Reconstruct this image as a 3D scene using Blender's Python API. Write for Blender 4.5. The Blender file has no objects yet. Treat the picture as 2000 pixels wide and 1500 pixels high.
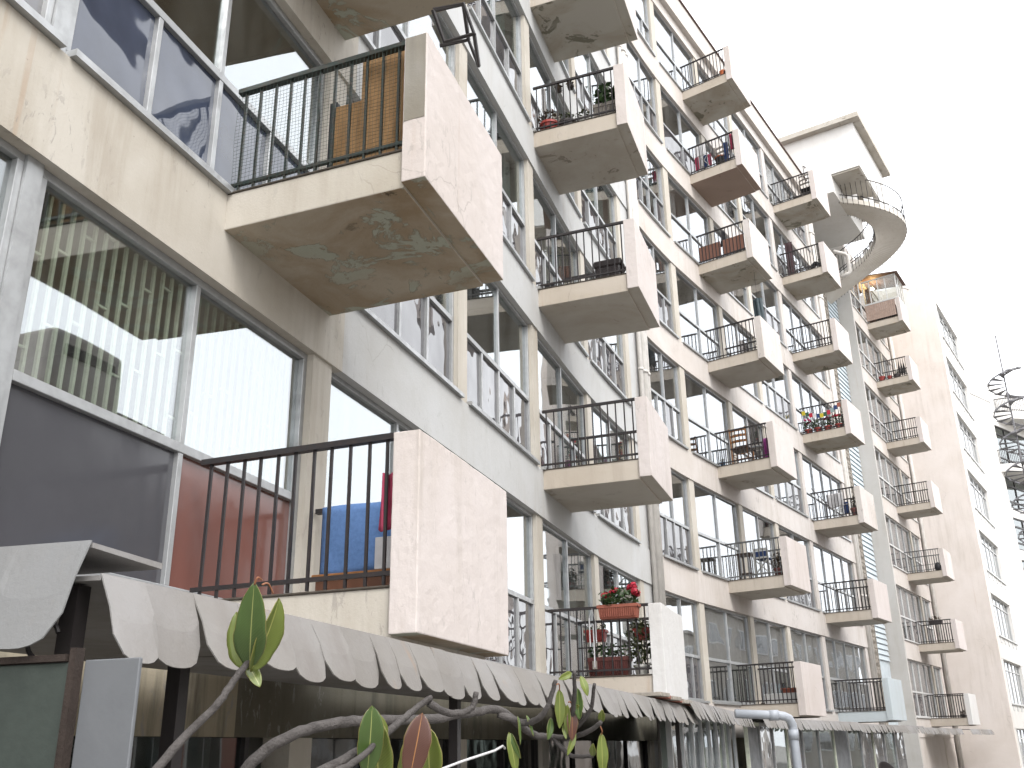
import bpy, math, random
from mathutils import Vector as V, Matrix
random.seed(11)
SC = bpy.context.scene
COL = SC.collection
# ------------------------------------------------------------------ camera
ZC = 1.75                       # eye height above the ground
FPX, PITCH, ROLL = 1885.77, 0.361258, -0.017085
_f = V((0, math.cos(PITCH), math.sin(PITCH))); _r = V((1, 0, 0)); _u = V((0, -math.sin(PITCH), math.cos(PITCH)))
CR = _r*math.cos(ROLL) + _u*math.sin(ROLL); CU = -_r*math.sin(ROLL) + _u*math.cos(ROLL)
cam = bpy.data.cameras.new('camera'); co = bpy.data.objects.new('camera', cam); COL.objects.link(co)
cam.sensor_width = 36; cam.lens = FPX/2000*36; cam.clip_end = 2000; cam.clip_start = .05
co.matrix_world = Matrix(((CR.x, CU.x, -_f.x, 0), (CR.y, CU.y, -_f.y, 0), (CR.z, CU.z, -_f.z, ZC), (0, 0, 0, 1)))
SC.camera = co
SC.render.resolution_x = 1024; SC.render.resolution_y = 768
def at(px, py, depth):
    """world point seen at photo pixel (px,py), depth metres along the view axis"""
    d = _f + CR*((px-1000)/FPX) - CU*((py-750)/FPX)
    return V((0, 0, ZC)) + d*depth
# ------------------------------------------------------------------ sky, sun, exposure
SUN_EL, SUN_DIR = math.radians(47), V((.40, -.80, 0)).normalized()
w = bpy.data.worlds.new('World'); SC.world = w; w.use_nodes = True
nt = w.node_tree; nt.nodes.clear()
sky = nt.nodes.new('ShaderNodeTexSky'); sky.sky_type = 'NISHITA'; sky.sun_disc = False
sky.sun_elevation = SUN_EL; sky.sun_rotation = math.atan2(SUN_DIR.x, SUN_DIR.y)
sky.dust_density = 4; sky.air_density = 1; sky.ozone_density = 1
hs = nt.nodes.new('ShaderNodeHueSaturation'); hs.inputs['Saturation'].default_value = .22
mx = nt.nodes.new('ShaderNodeMixRGB'); mx.inputs[0].default_value = .55; mx.inputs[2].default_value = (11.5, 11.7, 12.0, 1)
bg = nt.nodes.new('ShaderNodeBackground'); bg.inputs[1].default_value = .12
wo = nt.nodes.new('ShaderNodeOutputWorld')
L = nt.links.new
L(sky.outputs[0], hs.inputs['Color']); L(hs.outputs[0], mx.inputs[1]); L(mx.outputs[0], bg.inputs[0]); L(bg.outputs[0], wo.inputs[0])
sl = bpy.data.lights.new('sun', 'SUN'); sl.energy = .6; sl.angle = math.radians(22); sl.color = (1, .96, .9)
so = bpy.data.objects.new('sun', sl); COL.objects.link(so)
sd = V((SUN_DIR.x*math.cos(SUN_EL), SUN_DIR.y*math.cos(SUN_EL), math.sin(SUN_EL)))
so.rotation_euler = sd.to_track_quat('Z', 'Y').to_euler(); so.location = (20, -30, 40)
SC.view_settings.view_transform = 'Standard'; SC.view_settings.look = 'None'
SC.view_settings.gamma = 1; SC.view_settings.use_curve_mapping = False
SC.view_settings.exposure = 1.52
SC.render.engine = 'CYCLES'
SC.cycles.max_bounces = 8; SC.cycles.transparent_max_bounces = 12; SC.cycles.glossy_bounces = 4; SC.cycles.diffuse_bounces = 4
# ------------------------------------------------------------------ materials
class NT:
    def __init__(s, name):
        s.m = bpy.data.materials.new(name); s.m.use_nodes = True; s.t = s.m.node_tree; s.t.nodes.clear()
        s.out = s.n('ShaderNodeOutputMaterial')
    def n(s, ty, **k):
        o = s.t.nodes.new(ty)
        for a, b in k.items(): setattr(o, a, b)
        return o
    def l(s, a, b): s.t.links.new(a, b)
    def pos(s, scale=(1, 1, 1)):
        g = s.n('ShaderNodeNewGeometry'); mp = s.n('ShaderNodeMapping'); mp.inputs['Scale'].default_value = scale
        s.l(g.outputs['Position'], mp.inputs['Vector']); return mp.outputs[0]
    def noise(s, vec, scale, detail=5, rough=.55, dist=0):
        o = s.n('ShaderNodeTexNoise'); o.inputs['Scale'].default_value = scale; o.inputs['Detail'].default_value = detail
        o.inputs['Roughness'].default_value = rough; o.inputs['Distortion'].default_value = dist
        s.l(vec, o.inputs['Vector']); return o.outputs['Fac']
    def ramp(s, fac, a, b, va=0., vb=1.):
        o = s.n('ShaderNodeMapRange'); o.inputs[1].default_value = a; o.inputs[2].default_value = b
        o.inputs[3].default_value = va; o.inputs[4].default_value = vb; s.l(fac, o.inputs[0]); return o.outputs[0]
    def mul(s, a, b):
        o = s.n('ShaderNodeMath', operation='MULTIPLY')
        for i, x in enumerate((a, b)):
            if isinstance(x, (int, float)): o.inputs[i].default_value = x
            else: s.l(x, o.inputs[i])
        return o.outputs[0]
    def mix(s, fac, a, b):
        o = s.n('ShaderNodeMixRGB')
        if isinstance(fac, (int, float)): o.inputs[0].default_value = fac
        else: s.l(fac, o.inputs[0])
        for i, x in ((1, a), (2, b)):
            if isinstance(x, tuple): o.inputs[i].default_value = (*x[:3], 1)
            else: s.l(x, o.inputs[i])
        return o.outputs[0]
    def bump(s, h, strength, dist=.01):
        o = s.n('ShaderNodeBump'); o.inputs['Strength'].default_value = strength; o.inputs['Distance'].default_value = dist
        s.l(h, o.inputs['Height']); return o.outputs[0]
    def bsdf(s, col, rough=.8, metal=0., normal=None, spec=.5, ior=None):
        b = s.n('ShaderNodeBsdfPrincipled')
        if isinstance(col, tuple): b.inputs['Base Color'].default_value = (*col[:3], 1)
        else: s.l(col, b.inputs['Base Color'])
        if isinstance(rough, (int, float)): b.inputs['Roughness'].default_value = rough
        else: s.l(rough, b.inputs['Roughness'])
        b.inputs['Metallic'].default_value = metal; b.inputs['Specular IOR Level'].default_value = spec
        if ior: b.inputs['IOR'].default_value = ior
        if normal: s.l(normal, b.inputs['Normal'])
        s.l(b.outputs[0], s.out.inputs[0]); return b
MAT = {}
AK = .74      # scales every paint albedo down to balance the raised exposure
def dk(c): return tuple(x*AK for x in c)
def plaster(name, col, dirt=(.30, .26, .21), stain=.35, flake=.0, blotch=.25, patch=None):
    m = NT(name); P = m.pos(); col = dk(col)
    c2 = tuple(x*y for x, y in zip(col, (.80, .77, .72)))
    c = m.mix(m.mul(m.ramp(m.noise(P, .8, 8, .6, .4), .38, .68), blotch*2), col, c2)
    st = m.noise(m.pos((6, 6, .5)), 1.0, 8, .64, .3)
    big = m.ramp(m.noise(P, .45, 4), .40, .60)
    c = m.mix(m.mul(m.mul(m.ramp(st, .48, .70), big), stain), c, dirt)
    # rusty runs, narrow and rare
    rr = m.mul(m.ramp(m.noise(m.pos((11, 11, .35)), 1.0, 4, .5), .64, .72), m.ramp(m.noise(P, .7, 3), .5, .62))
    c = m.mix(m.mul(rr, .35*min(1, stain*1.5)), c, (.30, .17, .085))
    # lifted paint: bare grey flecks, elongated downwards
    hgt = None
    if flake:
        fl = m.ramp(m.noise(m.pos((11, 11, 4.2)), 1.5, 9, .70, .8), .585, .605)
        fm = m.ramp(m.noise(P, 1.1, 4), .47, .58)
        hgt = m.mul(fl, fm)
        c = m.mix(m.mul(hgt, flake*.85), c, (.22, .205, .19))
        sm = m.mul(m.ramp(m.noise(P, 22, 4, .6), .70, .73), .55*flake)
        c = m.mix(sm, c, (.12, .11, .10))
    # hairline cracks
    vo = m.n('ShaderNodeTexVoronoi', feature='DISTANCE_TO_EDGE'); vo.inputs['Scale'].default_value = 1.5
    wp = m.n('ShaderNodeMixRGB', blend_type='ADD'); wp.inputs[0].default_value = .35
    nz = m.n('ShaderNodeTexNoise'); nz.inputs['Scale'].default_value = 2.2; nz.inputs['Detail'].default_value = 6; m.l(P, nz.inputs['Vector'])
    m.l(P, wp.inputs[1]); m.l(nz.outputs['Color'], wp.inputs[2]); m.l(wp.outputs[0], vo.inputs['Vector'])
    ck = m.mul(m.ramp(vo.outputs['Distance'], .008, .002), m.ramp(m.noise(P, .8, 3), .60, .66))
    c = m.mix(m.mul(ck, .38), c, (.20, .18, .155))
    if patch:
        pt = m.ramp(m.noise(P, 2.6, 10, .66, .5), .575, .60)
        pm = m.ramp(m.noise(P, .7, 3), .45, .6)
        c = m.mix(m.mul(m.mul(pt, pm), .8), c, patch)
    fine = m.noise(P, 55, 6, .7); mid = m.noise(P, 6, 6, .6)
    ad = m.n('ShaderNodeMath', operation='ADD'); m.l(m.mul(fine, .5), ad.inputs[0]); m.l(mid, ad.inputs[1])
    m.bsdf(c, m.ramp(mid, .3, .7, .75, .95), normal=m.bump(ad.outputs[0], .35, .012), spec=.25)
    MAT[name] = m.m
def soffit(name, col, brown, green, amt=.8, edge=.57):
    m = NT(name); P = m.pos(); col, brown, green = dk(col), dk(brown), dk(green)
    n1 = m.noise(P, 1.1, 8, .62, .6); n2 = m.noise(P, 2.0, 12, .68, .7); n3 = m.noise(P, 5.5, 10, .7, 1.2)
    c = m.mix(m.mul(m.ramp(n1, .42, .62), amt), col, brown)
    pk = m.ramp(n2, edge, edge+.025); pm = m.ramp(m.noise(P, .55, 3), .42, .55)
    f = m.mul(pk, pm); c = m.mix(m.mul(f, amt), c, green)
    c = m.mix(m.mul(m.mul(m.ramp(n3, .6, .64), m.ramp(n1, .5, .62)), amt), c, (.055, .048, .035))
    h = m.n('ShaderNodeMath', operation='SUBTRACT'); m.l(m.mul(m.noise(P, 40, 6), .3), h.inputs[0]); m.l(f, h.inputs[1])
    m.bsdf(c, .95, normal=m.bump(h.outputs[0], .6, .012), spec=.15)
    MAT[name] = m.m
def plain(name, col, rough=.6, metal=0., var=.25, scale=6, bump=.12, spec=.4, stretch=(1, 1, 1), dark=None):
    m = NT(name); P = m.pos(stretch); col = dk(col)
    d = dark or tuple(x*.6 for x in col)
    n = m.noise(P, scale, 6, .62, .3)
    c = m.mix(m.mul(m.ramp(n, .4, .7), var*2), col, d)
    m.bsdf(c, m.ramp(n, .3, .7, max(.05, rough-.1), min(1, rough+.1)), metal, m.bump(m.noise(P, scale*6, 5), bump, .006), spec)
    MAT[name] = m.m
def glass(name, tint, ior=1.75, wav=0., rough=.015, dusty=.06):
    m = NT(name); P = m.pos()
    fr = m.n('ShaderNodeFresnel'); g_ = m.n('ShaderNodeNewGeometry'); m.l(m.ramp(g_.outputs['Backfacing'], 0, 1, ior, 1/ior), fr.inputs[0])
    tr = m.n('ShaderNodeBsdfTransparent'); tr.inputs[0].default_value = (*tint, 1)
    gl = m.n('ShaderNodeBsdfGlossy'); gl.inputs[0].default_value = (.95, .97, 1, 1); gl.inputs['Roughness'].default_value = rough
    nb = m.bump(m.noise(P, .9, 1, .3), .08+wav, .05)
    m.l(nb, gl.inputs['Normal'])
    a = m.n('ShaderNodeMixShader'); m.l(fr.outputs[0], a.inputs[0]); m.l(tr.outputs[0], a.inputs[1]); m.l(gl.outputs[0], a.inputs[2])
    df = m.n('ShaderNodeBsdfDiffuse'); df.inputs[0].default_value = (.55, .54, .5, 1)
    b = m.n('ShaderNodeMixShader'); m.l(m.mul(m.ramp(m.noise(m.pos((3, 3, .8)), 1.4, 6), .4, .75), dusty*2), b.inputs[0])
    m.l(a.outputs[0], b.inputs[1]); m.l(df.outputs[0], b.inputs[2]); m.l(b.outputs[0], m.out.inputs[0])
    MAT[name] = m.m
def darkpane(name, col, wav=.5, rough=.04, ior=1.7):
    m = NT(name); P = m.pos()
    n = m.noise(P, 1.3, 2, .4)
    b = m.bsdf(m.mix(m.ramp(m.noise(P, 3, 5), .35, .7), col, tuple(x*.7 for x in col)), rough, 0, m.bump(n, wav, .08), .5, ior)
    MAT[name] = m.m
plaster('cream', (.62, .58, .515), stain=.55, flake=.55, blotch=.45)
plaster('stained_cream', (.40, .355, .27), dirt=(.06, .055, .045), stain=1.0, flake=1.0, blotch=.9)
plaster('shaded_beam', (.15, .14, .11), dirt=(.04, .04, .03), stain=1.0, flake=.8, blotch=.9)  # base colour darkened as awning shade; streaks and flakes are wear
plaster('pale_blue', (.61, .615, .615), stain=.3, flake=.25, blotch=.25)
plaster('pinkish', (.70, .65, .615), stain=.4, flake=.35, blotch=.3)
plaster('pinkish_flaky', (.70, .66, .635), stain=.5, flake=1.0, blotch=.3)
plaster('panel_pink', (.735, .67, .645), stain=.45, flake=.32, blotch=.25)
plaster('panel_flaky', (.72, .67, .64), stain=.5, flake=1.0, blotch=.3)
plaster('panel_white', (.78, .77, .76), stain=.2, flake=.1, blotch=.15)
plaster('panel_blue', (.62, .69, .73), stain=.25, flake=.1, blotch=.2)
plaster('slab_cream', (.62, .555, .48), stain=.5, flake=.35, blotch=.35)
plaster('post_cream', (.64, .60, .535), stain=.5, flake=.3, blotch=.4)
plaster('tower_pink', (.88, .81, .765), stain=.3, flake=.12, blotch=.2)  # albedo lifted to put the glare on the far walls into the paint
plaster('tower_white', (.86, .845, .82), stain=.2, flake=.08, blotch=.2)  # extra pale: glare towards the sky is painted into this white
plaster('grey_wall', (.44, .42, .40), stain=.5, flake=.3, blotch=.4)
plaster('beige_wall', (.52, .49, .45), stain=.4, flake=.2, blotch=.3)
plaster('rose_wall', (.50, .27, .23), stain=.4, flake=.1, blotch=.3)
plaster('raw_concrete', (.34, .32, .28), dirt=(.09, .08, .07), stain=.9, flake=.6, blotch=.6)
soffit('soffit_peel', (.50, .435, .345), (.33, .245, .155), (.46, .48, .40), .9, .545)
soffit('soffit_plain', (.57, .535, .48), (.46, .41, .34), (.20, .17, .13), .6, .61)
soffit('soffit_mould', (.56, .53, .47), (.44, .39, .31), (.19, .18, .13), .8, .57)
plaster('stair_concrete', (.74, .70, .64), stain=.4, flake=.2, blotch=.35)
soffit('soffit_smooth', (.42, .32, .265), (.36, .27, .22), (.28, .21, .17), .4, .66)
plain('aluminium', (.52, .53, .535), .42, .55, .2, 9, .08)
plain('white_frame', (.70, .70, .69), .5, 0, .2, 8, .1)
plain('dark_frame', (.035, .03, .03), .45, .2, .2)
plain('rail_black', (.03, .028, .03), .5, .2, .3, 25, .35, dark=(.045, .03, .026))
plain('rail_green', (.022, .036, .032), .45, .2, .35, 25, .3, dark=(.06, .04, .03))
plain('rail_grey', (.16, .16, .16), .5, .4, .3, 25, .3)
plain('rail_white', (.6, .6, .58), .5, .2, .2)
plain('net_green', (.02, .045, .035), .7, 0, .2)
plain('interior', (.30, .29, .26), .9, 0, .3, 1.2)
plain('ceiling', (.46, .45, .42), .9, 0, .15, 1.0)
plain('curtain_white', (.66, .66, .65), .9, 0, .15, 3)
plain('curtain_grey', (.40, .40, .41), .9, 0, .2, 3)
plain('curtain_plum', (.085, .05, .055), .9, 0, .3, 3)
plain('curtain_teal', (.30, .38, .38), .9, 0, .2, 3)
plain('panel_maroon', (.20, .088, .072), .14, 0, .15, 2, .02, .6)
plain('panel_slate', (.085, .085, .095), .16, 0, .25, 2, .03, .6)
plain('grille_paint', (.74, .78, .64), .5, 0, .25, 14)
plaster('sheet_metal', (.315, .305, .30), dirt=(.16, .145, .135), stain=.7, flake=.25, blotch=.6)
plaster('sheet_flap', (.25, .255, .26), dirt=(.16, .145, .135), stain=.5, flake=.15, blotch=.5)
plaster('pier_grey', (.60, .58, .555), stain=.3, flake=.1)
plain('edge_grime', (.09, .075, .06), .95, 0, .4, 20, .5)
plain('sheet_green', (.075, .092, .083), .5, .3, .35, 6, .2)
plain('sheet_grey', (.20, .21, .225), .5, .2, .2, 5, .12)
plain('rust', (.05, .036, .03), .9, .2, .5, 18, .4)
plain('pvc', (.44, .47, .52), .35, 0, .12, 5, .04)
plain('pipe_white', (.68, .65, .61), .5, 0, .25, 4, .08)
plain('coping', (.16, .10, .085), .7, 0, .4, 8)
plain('louvre', (.68, .76, .81), .45, .1, .15, 5)
plain('block', (.42, .38, .33), .95, 0, .4, 20, .4)
plain('terracotta', (.36, .115, .075), .75, 0, .25, 9)
plain('red_plastic', (.36, .055, .045), .45, 0, .2, 9)
plain('brown_plastic', (.15, .045, .038), .5, 0, .25, 9)
plain('white_pot', (.66, .65, .61), .55, 0, .2, 9)
plain('dark_pot', (.06, .05, .05), .6, 0, .2, 9)
plain('soil', (.05, .035, .025), .95, 0, .3, 30)
plain('leaf_green', (.055, .105, .035), .5, 0, .5, 18, .1)
plain('leaf_olive', (.085, .10, .04), .55, 0, .5, 18, .1)
plain('leaf_dry', (.12, .085, .06), .7, 0, .5, 18, .1)
plain('petal_red', (.50, .018, .045), .6, 0, .3, 30)
plain('petal_pink', (.62, .03, .17), .6, 0, .3, 30)
plain('wood_orange', (.36, .155, .05), .5, 0, .35, 12, .15, stretch=(1, 1, .25))
plain('wood_brown', (.17, .072, .04), .5, 0, .35, 9, .15, stretch=(1, 1, .25))
plain('wood_dark', (.06, .035, .028), .5, 0, .35, 12, .2)
plain('wood_ply', (.36, .205, .085), .8, 0, .4, 30, .5, stretch=(1, 1, .12))
plain('wood_tan', (.46, .34, .28), .7, 0, .25, 9, .15)
plain('wood_red', (.27, .125, .085), .6, 0, .2, 6, .1)
plain('wood_grey', (.27, .24, .21), .8, 0, .3, 12, .3)
plain('cloth_blue', (.13, .25, .52), .95, 0, .25, 40, .6)
plain('cloth_pink', (.45, .06, .12), .9, 0, .3, 14)
plain('cloth_white', (.68, .67, .68), .9, 0, .12, 12)
plain('cloth_teal', (.035, .06, .07), .55, 0, .4, 8, .5)
plain('cloth_black', (.014, .013, .016), .6, 0, .3, 12, .3)
plain('cloth_magenta', (.36, .06, .28), .7, 0, .3, 12)
plain('cloth_navy', (.03, .06, .17), .85, 0, .3, 12)
plain('leather', (.022, .014, .014), .32, 0, .4, 14, .5)
plain('plastic_grey', (.34, .35, .36), .4, 0, .2, 9)
plain('plastic_blue', (.05, .11, .2), .4, 0, .2, 9)
plain('plastic_orange', (.55, .13, .03), .5, 0, .2, 9)
plain('petiole', (.33, .13, .06), .5, 0, .3, 20)
plain('yellow', (.6, .48, .03), .7, 0, .2, 9)
plain('flag_green', (.04, .11, .06), .8, 0, .2, 9)
plain('bark', (.10, .09, .086), .85, 0, .5, 28, .8, dark=(.045, .04, .038))
plain('steel_dark', (.20, .195, .205), .5, .4, .3, 10, .2)
plain('ground', (.36, .34, .31), .95, 0, .4, 2, .3)
glass('glass', (.72, .76, .74), 3.2, 0, .012, .02)
glass('glass_far', (.76, .77, .77), 3.2, .05, .012, .03)
glass('glass_mild', (.86, .89, .87), 2.6, 0, .012, .02)
glass('glass_dim', (.55, .60, .57), 2.4, .0, .015, .03)
darkpane('film', (.075, .072, .078), .6, .03, 1.9)
darkpane('film_blue', (.045, .055, .085), .8, .05, 1.7)
darkpane('glass_black', (.02, .02, .02), .2, .05, 1.5)
def leafmat(name, top, back, vein):
    m = NT(name); tc = m.n('ShaderNodeUVMap'); sp = m.n('ShaderNodeSeparateXYZ'); m.l(tc.outputs[0], sp.inputs[0])
    P = m.pos()
    d = m.n('ShaderNodeMath', operation='ABSOLUTE'); sb = m.n('ShaderNodeMath', operation='SUBTRACT'); m.l(sp.outputs[0], sb.inputs[0]); sb.inputs[1].default_value = .5
    m.l(sb.outputs[0], d.inputs[0])
    wv = m.n('ShaderNodeTexWave'); wv.inputs['Scale'].default_value = 9; wv.inputs['Distortion'].default_value = .6
    mp = m.n('ShaderNodeMapping'); m.l(tc.outputs[0], mp.inputs[0]); mp.inputs['Rotation'].default_value = (0, 0, 1.2); m.l(mp.outputs[0], wv.inputs[0])
    c = m.mix(m.ramp(m.noise(P, 9, 6, .6), .35, .7), top, tuple(x*.72 for x in top))
    c = m.mix(m.mul(m.ramp(wv.outputs[1], .7, 1), .12), c, vein)
    c = m.mix(m.mul(m.ramp(d.outputs[0], .475, .5), .7), c, (.22, .18, .05))
    c = m.mix(m.ramp(m.noise(P, 16, 8, .7), .66, .72), c, (.20, .13, .05))
    c = m.mix(m.ramp(d.outputs[0], .022, .012), c, vein)
    g = m.n('ShaderNodeNewGeometry'); c = m.mix(g.outputs['Backfacing'], c, back)
    b = m.bsdf(c, .34, 0, m.bump(wv.outputs[1], .08, .004), .5)
    MAT[name] = m.m
leafmat('ficus', (.115, .150, .028), (.20, .205, .055), (.30, .30, .09))
leafmat('ficus_deep', (.055, .10, .024), (.15, .165, .045), (.24, .26, .09))
leafmat('ficus_brown', (.080, .034, .026), (.13, .06, .05), (.30, .14, .05))
# ------------------------------------------------------------------ mesh helpers
class Fr:
    def __init__(s, O, t, n, k=V((0, 0, 1))): s.O, s.t, s.n, s.k = V(O), V(t), V(n), V(k)
    def p(s, a, b, h): return s.O + s.t*a + s.n*b + s.k*h
    def sub(s, a, b, h, rz=0):
        c, d = math.cos(rz), math.sin(rz)
        return Fr(s.p(a, b, h), s.t*c + s.n*d, s.n*c - s.t*d, s.k)
class MB:
    def __init__(s): s.v, s.f, s.mi, s.uv = [], [], [], None
    def face(s, pts, mi=0):
        i = len(s.v); s.v += [tuple(p) for p in pts]; s.f.append(tuple(range(i, i+len(pts)))); s.mi.append(mi)
    def hexa(s, P, mi=0, bot=None):
        i = len(s.v); s.v += [tuple(p) for p in P]
        # orientation so that normals face outward
        a, b, c = P[1]-P[0], P[3]-P[0], P[4]-P[0]
        flip = a.cross(b).dot(c) < 0
        for q, fi in (((0, 3, 2, 1), 0), ((4, 5, 6, 7), 1), ((0, 1, 5, 4), 2), ((1, 2, 6, 5), 3), ((2, 3, 7, 6), 4), ((3, 0, 4, 7), 5)):
            q = tuple(i+x for x in (reversed(q) if flip else q)); s.f.append(q); s.mi.append(bot if (fi == 0 and bot is not None) else mi)
        return s
    def box(s, F, a0, a1, b0, b1, h0, h1, mi=0, bot=None):
        return s.hexa([F.p(a0, b0, h0), F.p(a1, b0, h0), F.p(a1, b1, h0), F.p(a0, b1, h0), F.p(a0, b0, h1), F.p(a1, b0, h1), F.p(a1, b1, h1), F.p(a0, b1, h1)], mi, bot)
    def tube(s, pts, r, n=6, r1=None, cap=True):
        pts = [V(p) for p in pts]; N = len(pts); base = len(s.v); X = None
        for i, p in enumerate(pts):
            d = (pts[min(i+1, N-1)]-pts[max(i-1, 0)]).normalized()
            if X is None:
                X = d.cross(V((0, 0, 1)) if abs(d.z) < .9 else V((1, 0, 0))).normalized()
            else: X = (X - d*X.dot(d)).normalized()
            Y = d.cross(X); rr = r if r1 is None else r + (r1-r)*i/max(1, N-1)
            for j in range(n):
                a = 2*math.pi*j/n; s.v.append(tuple(p + X*math.cos(a)*rr + Y*math.sin(a)*rr))
        for i in range(N-1):
            for j in range(n):
                a = base+i*n+j; b = base+i*n+(j+1) % n; s.f.append((a, b, b+n, a+n)); s.mi.append(0)
        if cap:
            s.f.append(tuple(base+j for j in reversed(range(n)))); s.f.append(tuple(base+(N-1)*n+j for j in range(n))); s.mi += [0, 0]
        return s
    def lathe(s, F, prof, n=14):
        base = len(s.v)
        for r, h in prof:
            for j in range(n):
                a = 2*math.pi*j/n; s.v.append(tuple(F.p(r*math.cos(a), r*math.sin(a), h)))
        for i in range(len(prof)-1):
            for j in range(n):
                a = base+i*n+j; b = base+i*n+(j+1) % n; s.f.append((a, b, b+n, a+n)); s.mi.append(0)
        s.f.append(tuple(base+j for j in reversed(range(n)))); s.f.append(tuple(base+(len(prof)-1)*n+j for j in range(n))); s.mi += [0, 0]
        return s
    def grid(s, fn, nu, nv, flip=False):
        base = len(s.v)
        for i in range(nu+1):
            for j in range(nv+1): s.v.append(tuple(fn(i/nu, j/nv)))
        for i in range(nu):
            for j in range(nv):
                a = base+i*(nv+1)+j; q = (a, a+1, a+nv+2, a+nv+1); s.f.append(tuple(reversed(q)) if flip else q); s.mi.append(0)
        return s
    def sweep(s, pts_list, closed_ends=True, mi=None):
        """pts_list: list of closed sections (lists of equal length)"""
        base = len(s.v); n = len(pts_list[0])
        for sec in pts_list: s.v += [tuple(p) for p in sec]
        for i in range(len(pts_list)-1):
            for j in range(n):
                a = base+i*n+j; b = base+i*n+(j+1) % n; s.f.append((a, a+n, b+n, b)); s.mi.append(mi[j] if mi else 0)
        if closed_ends:
            s.f.append(tuple(base+j for j in range(n))); s.f.append(tuple(base+(len(pts_list)-1)*n+j for j in reversed(range(n)))); s.mi += [0, 0]
        return s
    def build(s, name, mats, parent=None, smooth=False, bevel=0, solid=0, sub=0):
        me = bpy.data.meshes.new(name); me.from_pydata(s.v, [], s.f); me.update()
        if not isinstance(mats, (list, tuple)): mats = [mats]
        for x in mats: me.materials.append(MAT[x])
        if len(mats) > 1: me.polygons.foreach_set('material_index', s.mi)
        if smooth: me.polygons.foreach_set('use_smooth', [True]*len(me.polygons))
        o = bpy.data.objects.new(name, me); COL.objects.link(o)
        if parent:
            o.parent = parent; o.matrix_parent_inverse = parent_inv(parent)
        if solid:
            md = o.modifiers.new('solid', 'SOLIDIFY'); md.thickness = solid; md.offset = 0
        if bevel:
            md = o.modifiers.new('bevel', 'BEVEL'); md.width = bevel; md.segments = 2; md.limit_method = 'ANGLE'
        if sub:
            md = o.modifiers.new('sub', 'SUBSURF'); md.levels = sub; md.render_levels = sub
        return o
LOCS = {}
def parent_inv(p):
    return Matrix.Translation(-LOCS.get(p.name, V((0, 0, 0))))
def thing(name, label, cat, loc=(0, 0, 0), group=None):
    o = bpy.data.objects.new(name, None); COL.objects.link(o); o.empty_display_size = .1
    o.location = loc; LOCS[o.name] = V(loc); o['label'] = label; o['category'] = cat
    if group: o['group'] = group
    return o
def tag(o, label, cat, group=None, kind=None):
    if label: o['label'] = label; o['category'] = cat
    if group: o['group'] = group
    if kind: o['kind'] = kind
    return o
# ------------------------------------------------------------------ facade path
A0 = V((-1.95348, 5.80484)); T1 = V((.31041, .95060)).normalized()
C0 = V((5.04351, 23.10260)); T2 = V((.54961, .83542)).normalized()
def nrm(t): return V((t.y, -t.x))
PS, PE = A0 + T1*9.0, C0 - T2*1.2
PATH = [(-14.0, A0 - T1*14), (9.0, PS)]
u, prev = 9.0, PS
ch = (PE-PS).length
for i in range(1, 41):
    x = i/40; h00, h10, h01, h11 = 2*x**3-3*x*x+1, x**3-2*x*x+x, -2*x**3+3*x*x, x**3-x*x
    q = PS*h00 + T1*ch*h10 + PE*h01 + T2*ch*h11; u += (q-prev).length; prev = q; PATH.append((u, q))
UC = u + 1.2
PATH.append((UC+60, C0 + T2*60))
def pth(u):
    for i in range(len(PATH)-1):
        if u <= PATH[i+1][0] or i == len(PATH)-2:
            (ua, pa), (ub, pb) = PATH[i], PATH[i+1]; t = (pb-pa).normalized(); return pa + t*(u-ua), t
def FP(u, off, z):
    p, t = pth(u); n = nrm(t); return V((p.x+n.x*off, p.y+n.y*off, z))
def v3(a, z=0): return V((a.x, a.y, z))
def CDF(z=0): return Fr(v3(C0, z), v3(T2), v3(nrm(T2)))     # a = distance past the third balcony column, b = outward
def ABF(z=0): return Fr(v3(A0, z), v3(T1), v3(nrm(T1)))
ZF0, H = ZC + .836, 2.8
def zf(r): return ZF0 + H*r
BAND = .68
def ulist(a, b):
    return [a] + [x for x, _ in PATH if a < x < b] + [b]
def strip(m, ua, ub, o0, o1, z0, z1):
    m.sweep([[FP(x, o0, z0), FP(x, o1, z0), FP(x, o1, z1), FP(x, o0, z1)] for x in ulist(ua, ub)])
# ------------------------------------------------------------------ ground
g = MB(); g.face([V((-600, -600, 0)), V((600, -600, 0)), V((600, 900, 0)), V((-600, 900, 0))])
tag(g.build('ground', 'ground'), None, None, kind='structure')
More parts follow.
